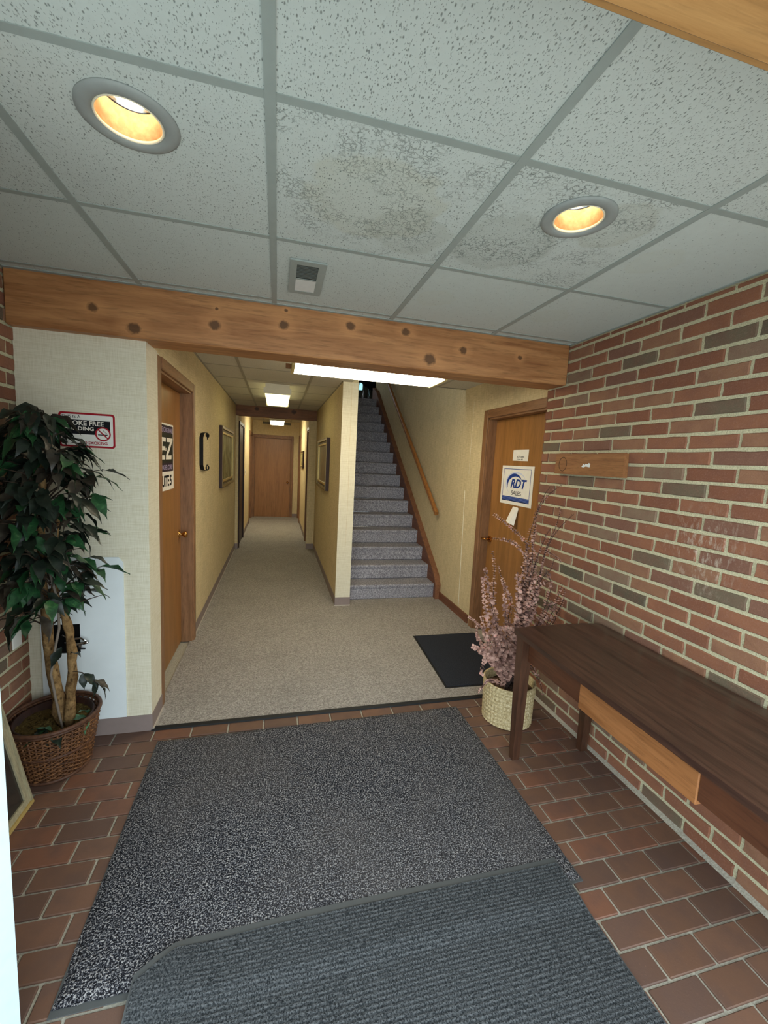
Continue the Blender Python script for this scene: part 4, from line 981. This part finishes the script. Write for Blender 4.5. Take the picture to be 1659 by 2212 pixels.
# face normal points to +x
def R2(q): return [(q, q), (wl_-q, q), (wl_-q, hl_-q), (q, hl_-q)]
Pn = Aa
def strip2(o, i, t0, t1, nm, m):
    s = strip(Pn, Xl, Yl, o, i, -t0, -t1); s.build(nm, m, lfm)
strip2(R2(0), R2(.010), -.012, .010, 'outer_edge', M['palewood'])
strip2(R2(.010), R2(.034), -.012, .004, 'frame', M['palewood'])
strip2(R2(.034), R2(.042), -.012, .008, 'inner_bead', M['palewood'])
plate(Pn, Xl, Yl, R2(.042), .010, -.001).build('picture_glass', M['glassdark'], lfm)
plate(Pn, Xl, Yl, [(0, -.002), (wl_, -.002), (wl_, .012), (0, .012)], -.0105, .0115).build('gilt_bottom_edge', M['gold2'], lfm)
plate(Pn, Xl, Yl, [(.17, .16), (.48, .16), (.48, .72), (.17, .72)], -.001, -.002).build('print', M['paleblue'], lfm)

# ================================================================ WICKER BASKET + FICUS
BX, BY, BH = -1.0, 2.165, .265
def brad(z): return .132+(.178-.132)*(z/BH)
wb = thing('wicker_basket', (BX, BY, 0), 'round brown woven wicker basket holding the artificial tree', 'basket')
MB().lathe([(0, .006), (.118, .006), (.118, .01), (.160, BH-.01), (.150, BH-.01), (.11, .02), (0, .02)], BX, BY, 40).build('liner', M['darkdoor'], wb, smooth=True)
nst = 40; stk = MB()
for k in range(nst):
    t = 2*math.pi*k/nst
    stk.tube([(BX+(brad(z)+.001)*math.cos(t), BY+(brad(z)+.001)*math.sin(t), z) for z in (0.003, BH*.5, BH)], .0045, 6)
stk.build('stakes', M['wicker'], wb, smooth=True, kind='stuff')
wv = MB(); rows = 24
for r_ in range(rows):
    z = .010+r_*(BH-.03)/rows; pts = []
    for k in range(nst*2+1):
        t = 2*math.pi*k/(nst*2)
        o_ = .0058*math.cos(math.pi*(k/1.0)/1.0*0.5*1.0 + (math.pi if r_ % 2 else 0)) if True else 0
        rr = brad(z)+o_; pts.append((BX+rr*math.cos(t), BY+rr*math.sin(t), z+.0))
    wv.tube(pts, .0042, 5, caps=False)
wv.build('weave', M['wicker'], wb, smooth=True, kind='stuff')
for zz, rr in ((BH, .009), (BH-.013, .006), (BH*.5, .006), (.008, .008)):
    MB().tube([(BX+(brad(zz)+.003)*math.cos(2*math.pi*k/48), BY+(brad(zz)+.003)*math.sin(2*math.pi*k/48), zz) for k in range(49)], rr, 8, caps=False).build('rim' if zz == BH else 'hoop', M['wrim'], wb, smooth=True)
mo = MB(); rnd = random.Random(5)
for r_ in range(7):
    for k in range(24):
        t = 2*math.pi*k/24; rr = .152*r_/6
        mo.v.append((BX+rr*math.cos(t), BY+rr*math.sin(t), BH-.045+rnd.uniform(-.010, .012)+.02*(1-r_/6)))
for r_ in range(6):
    for k in range(24): mo.f.append((r_*24+k, r_*24+(k+1) % 24, (r_+1)*24+(k+1) % 24, (r_+1)*24+k))
mo.build('moss', M['moss'], wb, smooth=True)

tr = thing('artificial_ficus', (BX, BY, BH-.05), 'tall artificial ficus tree with dark leaves and twin trunks in the left corner', 'tree')
zb = BH-.04
def wig(pts, n=4, amp=.006, seed=1):
    rnd = random.Random(seed); out = []
    for a, b in zip(pts[:-1], pts[1:]):
        for k in range(n):
            t = k/n; out.append(Vector(a).lerp(Vector(b), t)+Vector((rnd.uniform(-amp, amp), rnd.uniform(-amp, amp), 0)))
    out.append(Vector(pts[-1])); return out
t1 = wig([(-.955, 2.135, zb), (-.985, 2.13, .50), (-1.000, 2.12, .80), (-.99, 2.10, 1.05), (-.975, 2.09, 1.25), (-.96, 2.06, 1.45)], 4, .005, 2)
t2 = wig([(-.925, 2.13, zb), (-.905, 2.12, .42), (-.895, 2.11, .58), (-.90, 2.10, .72), (-.945, 2.09, .86), (-.935, 2.08, 1.05), (-.90, 2.06, 1.3)], 4, .004, 3)
n = len(t1); MB().tube(t1, [.026-.016*(i/n)+.002*math.sin(i*2.1) for i in range(n)], 10).build('trunk', M['bark'], tr, smooth=True)
n = len(t2); MB().tube(t2, [.023-.013*(i/n)+.0025*math.sin(i*1.7) for i in range(n)], 10).build('trunk', M['bark'], tr, smooth=True)
MB().tube([(-.935, 2.09, zb-.0), (-.950, 2.08, .36), (-.968, 2.08, .50), (-.945, 2.08, .63), (-.925, 2.075, .72), (-.925, 2.07, .85), (-.95, 2.06, 1.0)], .0055, 7).build('vine', M['vine'], tr, smooth=True)
def leaf_mesh(seed, L=.102, wd=.050):
    rnd = random.Random(seed); mb = MB(); droop = rnd.uniform(.15, .55); fold = rnd.uniform(.15, .5); curl = rnd.uniform(-.3, .3)
    W_ = [.06, .52, .86, 1., .95, .74, .45, .17, .0]; n = len(W_)
    for i, q in enumerate(W_):
        t = i/(n-1); y = L*t; z = -droop*L*t*t
        hw = wd/2*q*(1+.06*math.sin(i*2.4+seed)); 
        mb.v += [(-hw*math.cos(fold), y, z+hw*math.sin(fold)+.004*math.sin(i*1.9+seed)), (curl*.006*t, y, z), (hw*math.cos(fold), y, z+hw*math.sin(fold)+.004*math.cos(i*1.7+seed))]
    for i in range(n-1):
        a = i*3; mb.f += [(a, a+1, a+4, a+3), (a+1, a+2, a+5, a+4)]
    # short petiole
    return mb
LV = {}
for mk in ('leaf_d', 'leaf_m', 'leaf_b', 'leaf_l'):
    LV[mk] = []
    for s in range(5):
        me = mk_mesh(leaf_mesh(s+len(mk)*3), 'leaf', M[mk])
        for p in me.polygons: p.use_smooth = True
        LV[mk].append(me)
def place_leaf(p, d, roll, size, mk, rnd):
    d = Vector(d).normalized(); upv = Vector((0, 0, 1)); x = d.cross(upv)
    if x.length < .1: x = Vector((1, 0, 0))
    x.normalize(); z = x.cross(d); R_ = Matrix((x, d, z)).transposed() @ Matrix.Rotation(roll, 3, 'Y')
    return inst('leaf', rnd.choice(LV[mk]), p, tr, rot=R_.to_euler(), scale=(size, size, size))
rnd = random.Random(21)
def sil(z):   # rightmost x of the crown at height z
    tab = [(.62, -.86), (.75, -.80), (.84, -.74), (.95, -.74), (1.02, -.70), (1.12, -.68), (1.22, -.65), (1.32, -.66), (1.42, -.69), (1.50, -.73), (1.58, -.83), (1.66, -.92), (1.72, -1.0)]
    for (a, xa), (b, xb) in zip(tab[:-1], tab[1:]):
        if a <= z <= b: return xa+(xb-xa)*(z-a)/(b-a)
    return -1.0
twigs = 0; nleaf = 0
brs = []
for k in range(84):
    z = rnd.uniform(.80, 1.68)
    xr = sil(z)-.02; ang = rnd.uniform(-2.6, .7)     # azimuth, mostly towards the room
    cx0 = -.97
    ext = rnd.uniform(.35, 1.0)
    rx = (xr-cx0) if math.cos(ang) > 0 else .15
    ry = .27 if math.sin(ang) < 0 else .16
    if z > 1.5: ry *= .7
    tip = Vector((cx0+math.cos(ang)*rx*ext, 2.09+math.sin(ang)*ry*ext, z))
    st_ = Vector((cx0+.01, 2.09, z-.10*ext-.03)); brs.append((st_, tip))
for bi, (a, b) in enumerate(brs):
    mid = a.lerp(b, .55)+Vector((0, 0, .03))
    MB().tube([a, mid, b], [.004, .003, .0015], 5).build('twig', M['twig'], tr)
    for q in (4, 2, 3, 0, 1):
        if nleaf >= 284: break
        t = .35+.65*q/4
        p = (a.lerp(mid, t/.55) if t < .55 else mid.lerp(b, (t-.55)/.45))
        dv_ = (b-a).normalized(); dv_.z = 0
        az = math.atan2(dv_.y, dv_.x)+rnd.choice((-1, 1))*rnd.uniform(.3, 1.3)*(0.3 if q == 4 else 1)
        d = Vector((math.cos(az), math.sin(az), rnd.uniform(-.95, .1)))
        e = p+d.normalized()*.1
        if e.x < XL+.01 or e.y > 2.345: d.x = abs(d.x) if e.x < XL+.01 else d.x; d.y = -abs(d.y) if e.y > 2.345 else d.y
        e = p+d.normalized()*.1
        if e.x < XL+.005 or e.y > 2.355 or e.x > sil(e.z)+.05: continue
        mk = rnd.choices(('leaf_d', 'leaf_m', 'leaf_b'), (.5, .27, .23))[0]
        if p.x > -.93 and rnd.random() < .3: mk = 'leaf_m'
        place_leaf(p, d, rnd.uniform(-.6, .6), rnd.uniform(.85, 1.2), mk, rnd); nleaf += 1
# inner leaves, past the count that can be told apart: one joined part
inner = MB()
for k in range(230):
    z = rnd.uniform(.86, 1.64); a_ = rnd.uniform(0, 6.283); q_ = rnd.uniform(.1, .75)
    p = Vector((-1.0+math.cos(a_)*q_*(.17 if math.cos(a_) < 0 else (sil(z)+.96)), 2.11+math.sin(a_)*q_*(.30 if math.sin(a_) < 0 else .2), z))
    lm = leaf_mesh(rnd.randint(0, 30)); az = a_+rnd.uniform(-.7, .7)
    d = Vector((math.cos(az), math.sin(az), rnd.uniform(-.9, .2))).normalized(); x = d.cross(Vector((0, 0, 1))).normalized(); zz = x.cross(d)
    vs = [p+x*v[0]+d*v[1]+zz*v[2] for v in lm.v]
    if any(v.x < XL+.006 or v.y > 2.355 for v in vs): continue
    inner.add(vs, lm.f)
inner.build('leaf', M['leaf_d'], tr, smooth=True, kind='stuff')
# low leaves: hanging sprig right of the trunk, and small leaves in the basket
MB().tube([(-.89, 2.10, .50), (-.84, 2.07, .505), (-.79, 2.05, .47), (-.75, 2.04, .445)], .0018, 5).build('twig', M['twig'], tr)
for p, d, s_, mk in [((-.84, 2.07, .503), (.2, -.3, -.9), .75, 'leaf_d'), ((-.83, 2.065, .50), (.7, -.4, -.3), .8, 'leaf_d'), ((-.79, 2.05, .47), (.4, -.2, -.9), .7, 'leaf_d'), ((-.785, 2.05, .475), (.9, -.1, -.5), .8, 'leaf_b'), ((-.76, 2.04, .45), (.8, 0, -.8), .6, 'leaf_d'),
                     ((-.925, 2.09, .62), (-.3, -.6, -.7), .9, 'leaf_d'), ((-.88, 2.07, .60), (.7, -.5, .2), .7, 'leaf_d'),
                     ((-.86, 2.16, .255), (-.1, -.5, .9), .75, 'leaf_l'), ((-.86, 2.14, .245), (-.9, -.4, .25), .85, 'leaf_l'), ((-.85, 2.13, .24), (.1, -.9, -.1), .65, 'leaf_l'),
                     ((-.96, 2.06, .24), (-.9, .1, .35), .8, 'leaf_l'), ((-.98, 2.05, .25), (-.5, -.7, .0), .9, 'leaf_m'), ((-1.02, 2.06, .25), (.6, -.6, -.1), 1.0, 'leaf_d'), ((-.95, 2.04, .245), (.5, -.6, -.2), .9, 'leaf_d')]:
    place_leaf(p, d, rnd.uniform(-.4, .4), s_, mk, rnd)

# ================================================================ SEAGRASS POT + DRIED EUCALYPTUS
QX, QY, QR, QH = 1.405, 2.145, .150, .242
sp = thing('seagrass_basket', (QX, QY, 0), 'pale plaited seagrass basket holding dried branches beside the dark table', 'basket')
NA, NZ = 240, 72; sg_ = MB()
for j in range(NZ+1):
    z = .003+(QH-.003)*j/NZ
    for i in range(NA):
        t = 2*math.pi*i/NA
        # diagonal plait
        u_ = i/NA*40+j/NZ*10; v_ = i/NA*40-j/NZ*10
        b_ = .5+.5*math.sin(math.pi*u_)*math.sin(math.pi*v_)
        r_ = QR*(1-.04*(1-z/QH))+.0055*b_+(.003 if j == NZ else 0)
        sg_.v.append((QX+r_*math.cos(t), QY+r_*math.sin(t), z))
for j in range(NZ):
    for i in range(NA): sg_.f.append((j*NA+i, j*NA+(i+1) % NA, (j+1)*NA+(i+1) % NA, (j+1)*NA+i))
sg_.build('plaited_body', M['seagrass'], sp, smooth=True)
MB().lathe([(QR+.006, QH-.004), (QR+.006, QH+.004), (QR-.006, QH+.004), (QR-.008, QH-.08)], QX, QY, 48).build('rim', M['seagrass'], sp, smooth=True)
so = MB(); rnd = random.Random(6)
for r_ in range(6):
    for k in range(24):
        t = 2*math.pi*k/24; rr = (QR-.006)*r_/5
        so.v.append((QX+rr*math.cos(t), QY+rr*math.sin(t), QH-.05+rnd.uniform(-.008, .012)+.02*(1-r_/5)))
for r_ in range(5):
    for k in range(24): so.f.append((r_*24+k, r_*24+(k+1) % 24, (r_+1)*24+(k+1) % 24, (r_+1)*24+k))
so.build('filling', M['soil'], sp, smooth=True)

eu = thing('dried_eucalyptus', (QX, QY, QH-.04), 'bunch of dusty pink dried eucalyptus branches by the right-hand door', 'dried plant')
# each branch: points in metres from low to tip, and its leaf size
BR_ = [
    ([(1.417, 2.14, 0.649), (1.436, 2.145, 1.018), (1.478, 2.15, 1.24), (1.546, 2.155, 1.365), (1.643, 2.16, 1.442)], 0.9),
    ([(1.452, 2.148, 0.732), (1.491, 2.161, 1.042), (1.507, 2.174, 1.264), (1.555, 2.187, 1.376), (1.603, 2.2, 1.432)], 0.9),
    ([(1.442, 2.144, 0.646), (1.469, 2.153, 0.902), (1.451, 2.162, 1.07), (1.36, 2.171, 1.165), (1.223, 2.18, 1.258)], 0.9),
    ([(1.418, 2.132, 0.652), (1.45, 2.129, 0.937), (1.406, 2.126, 1.036), (1.322, 2.123, 1.105), (1.191, 2.12, 1.127)], 0.9),
    ([(1.533, 2.16, 0.636), (1.591, 2.185, 1.007), (1.672, 2.21, 1.176), (1.712, 2.235, 1.277), (1.712, 2.26, 1.297)], 0.7),
    ([(1.5, 2.126, 0.737), (1.555, 2.118, 1.051), (1.613, 2.109, 1.179), (1.705, 2.1, 1.278)], 0.7),
    ([(1.458, 2.144, 0.646), (1.501, 2.153, 0.901), (1.549, 2.162, 1.041), (1.68, 2.171, 0.995), (1.712, 2.18, 0.963)], 0.7),
    ([(1.376, 2.083, 0.531), (1.341, 2.032, 0.803), (1.286, 1.98, 0.966)], 1.35),
    ([(1.419, 2.106, 0.547), (1.435, 2.078, 0.757), (1.44, 2.049, 0.877), (1.436, 2.02, 0.953)], 1.3),
    ([(1.441, 2.101, 0.548), (1.465, 2.068, 0.703), (1.463, 2.034, 0.848), (1.503, 2.0, 0.903)], 1.2),
    ([(1.346, 2.11, 0.492), (1.299, 2.085, 0.703), (1.257, 2.06, 0.872)], 1.0),
    ([(1.292, 2.106, 0.525), (1.203, 2.078, 0.737), (1.143, 2.049, 0.91), (1.111, 2.02, 0.976)], 1.1),
    ([(1.307, 2.141, 0.509), (1.253, 2.148, 0.739), (1.245, 2.154, 0.933), (1.226, 2.16, 1.043)], 0.9),
    ([(1.264, 2.091, 0.477), (1.161, 2.048, 0.695), (1.1, 2.004, 0.872), (1.069, 1.96, 0.942)], 0.9),
    ([(1.246, 2.083, 0.425), (1.151, 2.032, 0.594), (1.09, 1.98, 0.724)], 0.9),
    ([(1.251, 2.057, 0.409), (1.124, 1.978, 0.511), (1.001, 1.9, 0.595)], 1.1),
    ([(1.273, 2.089, 0.363), (1.175, 2.042, 0.444), (1.127, 1.996, 0.394), (1.108, 1.95, 0.398)], 1.0),
    ([(1.252, 2.083, 0.424), (1.113, 2.032, 0.563), (1.065, 1.98, 0.686)], 0.8),
    ([(1.242, 2.09, 0.479), (1.131, 2.045, 0.63), (1.023, 2.0, 0.714)], 0.6),
    ([(1.405, 2.128, 0.451), (1.346, 2.121, 0.631), (1.348, 2.114, 0.747), (1.27, 2.107, 0.891), (1.232, 2.1, 0.975)], 0.8),
    ([(1.496, 2.121, 0.448), (1.56, 2.108, 0.655), (1.594, 2.094, 0.831), (1.552, 2.08, 0.921)], 1.15),
    ([(1.535, 2.131, 0.441), (1.627, 2.128, 0.615), (1.672, 2.124, 0.762), (1.693, 2.12, 0.844)], 1.1),
    ([(1.565, 2.132, 0.468), (1.674, 2.129, 0.642), (1.711, 2.126, 0.73), (1.712, 2.123, 0.776), (1.712, 2.12, 0.826)], 0.8),
    ([(1.575, 2.146, 0.461), (1.688, 2.158, 0.586), (1.712, 2.169, 0.653), (1.712, 2.18, 0.706)], 0.9),
    ([(1.511, 2.106, 0.513), (1.563, 2.078, 0.667), (1.576, 2.049, 0.762), (1.6, 2.02, 0.715)], 1.1),
    ([(1.428, 2.116, 0.455), (1.436, 2.098, 0.636), (1.451, 2.079, 0.756), (1.466, 2.06, 0.644)], 1.1),
    ([(1.512, 2.126, 0.326), (1.557, 2.118, 0.297), (1.603, 2.109, 0.207), (1.62, 2.1, 0.149)], 0.9),
    ([(1.245, 2.09, 0.278), (1.176, 2.045, 0.28), (1.118, 2.0, 0.255)], 0.6),
    ([(1.388, 2.103, 0.405), (1.374, 2.072, 0.564), (1.336, 2.04, 0.663)], 1.1),
    ([(1.319, 2.083, 0.42), (1.242, 2.032, 0.547), (1.168, 1.98, 0.628)], 1.2),
    ([(1.433, 2.091, 0.408), (1.382, 2.048, 0.546), (1.282, 2.004, 0.625), (1.202, 1.96, 0.653)], 1.1),
    ([(1.453, 2.136, 0.649), (1.507, 2.138, 0.976), (1.55, 2.139, 1.117), (1.587, 2.14, 1.187)], 1.0),
    ([(1.44, 2.126, 0.653), (1.468, 2.118, 0.926), (1.452, 2.109, 1.081), (1.443, 2.1, 1.165)], 1.1),
    ([(1.482, 2.151, 0.613), (1.573, 2.168, 0.852), (1.649, 2.184, 0.92), (1.678, 2.2, 1.003)], 0.9),
]
rnd = random.Random(31)
for (pth, ls) in BR_:
    bx, by = QX+rnd.uniform(-.05, .05), QY+rnd.uniform(-.05, .03)
    pts = [Vector((bx, by, QH-.045))]+[Vector(p) for p in pth]; n = len(pts)
    # smooth (Catmull-Rom)
    sm = []
    for i in range(n-1):
        p0, p1, p2, p3 = pts[max(i-1, 0)], pts[i], pts[i+1], pts[min(i+2, n-1)]
        for k in range(6):
            t = k/6; sm.append(.5*((2*p1)+(p2-p0)*t+(2*p0-5*p1+4*p2-p3)*t*t+(3*p1-p0-3*p2+p3)*t*t*t))
    sm.append(pts[-1]); m_ = len(sm)
    stem_o = MB().tube(sm, [.0032*(1-.75*i/m_) for i in range(m_)], 5).build('stem', M['stem'], eu)
    lf_ = MB(); acc = 0
    total = sum((sm[i+1]-sm[i]).length for i in range(m_-1)); run = 0
    for i in range(m_-1):
        sg = sm[i+1]-sm[i]; Ls = sg.length; d = sg.normalized() if Ls > 1e-6 else Vector((0, 0, 1))
        while acc < Ls:
            p = sm[i]+sg*(acc/Ls); f_ = (run+acc)/total
            if f_ > .14:
                size = .0128*ls*(1.12-.62*max(0, f_-.45)/.55)*rnd.uniform(.8, 1.15)
                a0 = rnd.uniform(0, 6.283)
                side = d.cross(Vector((math.cos(a0), math.sin(a0), .3))).normalized()
                for sgn in (1, -1):
                    c = p+side*sgn*size*.95
                    nrm = (d*rnd.uniform(.5, 1)+side*sgn*rnd.uniform(-.3, .5)+Vector((rnd.uniform(-.4, .4), rnd.uniform(-.6, .2), rnd.uniform(-.1, .5)))).normalized()
                    e1 = (side*sgn-nrm*nrm.dot(side*sgn)).normalized(); e2 = nrm.cross(e1)
                    base_ = len(lf_.v); lf_.v.append(tuple(c+nrm*size*.22))
                    for q in range(7):
                        t = 2*math.pi*q/7; lf_.v.append(tuple(c+(e1*math.cos(t)*1.02+e2*math.sin(t)*.95)*size))
                    for q in range(7): lf_.f.append((base_, base_+1+q, base_+1+(q+1) % 7))
            acc += .0125*(.8+.4*ls)
        acc -= Ls; run += Ls
    for i, v in enumerate(lf_.v):
        if v[0] > W-.003: lf_.v[i] = (W-.003, v[1], v[2])
    lf_.build('leaves', M['dryleaf'], stem_o, kind='stuff')

# ================================================================ OUTSIDE
struct('ground_outside', MB().box(-8, 8, -12, .28, -.14, -.02), M['concrete'])
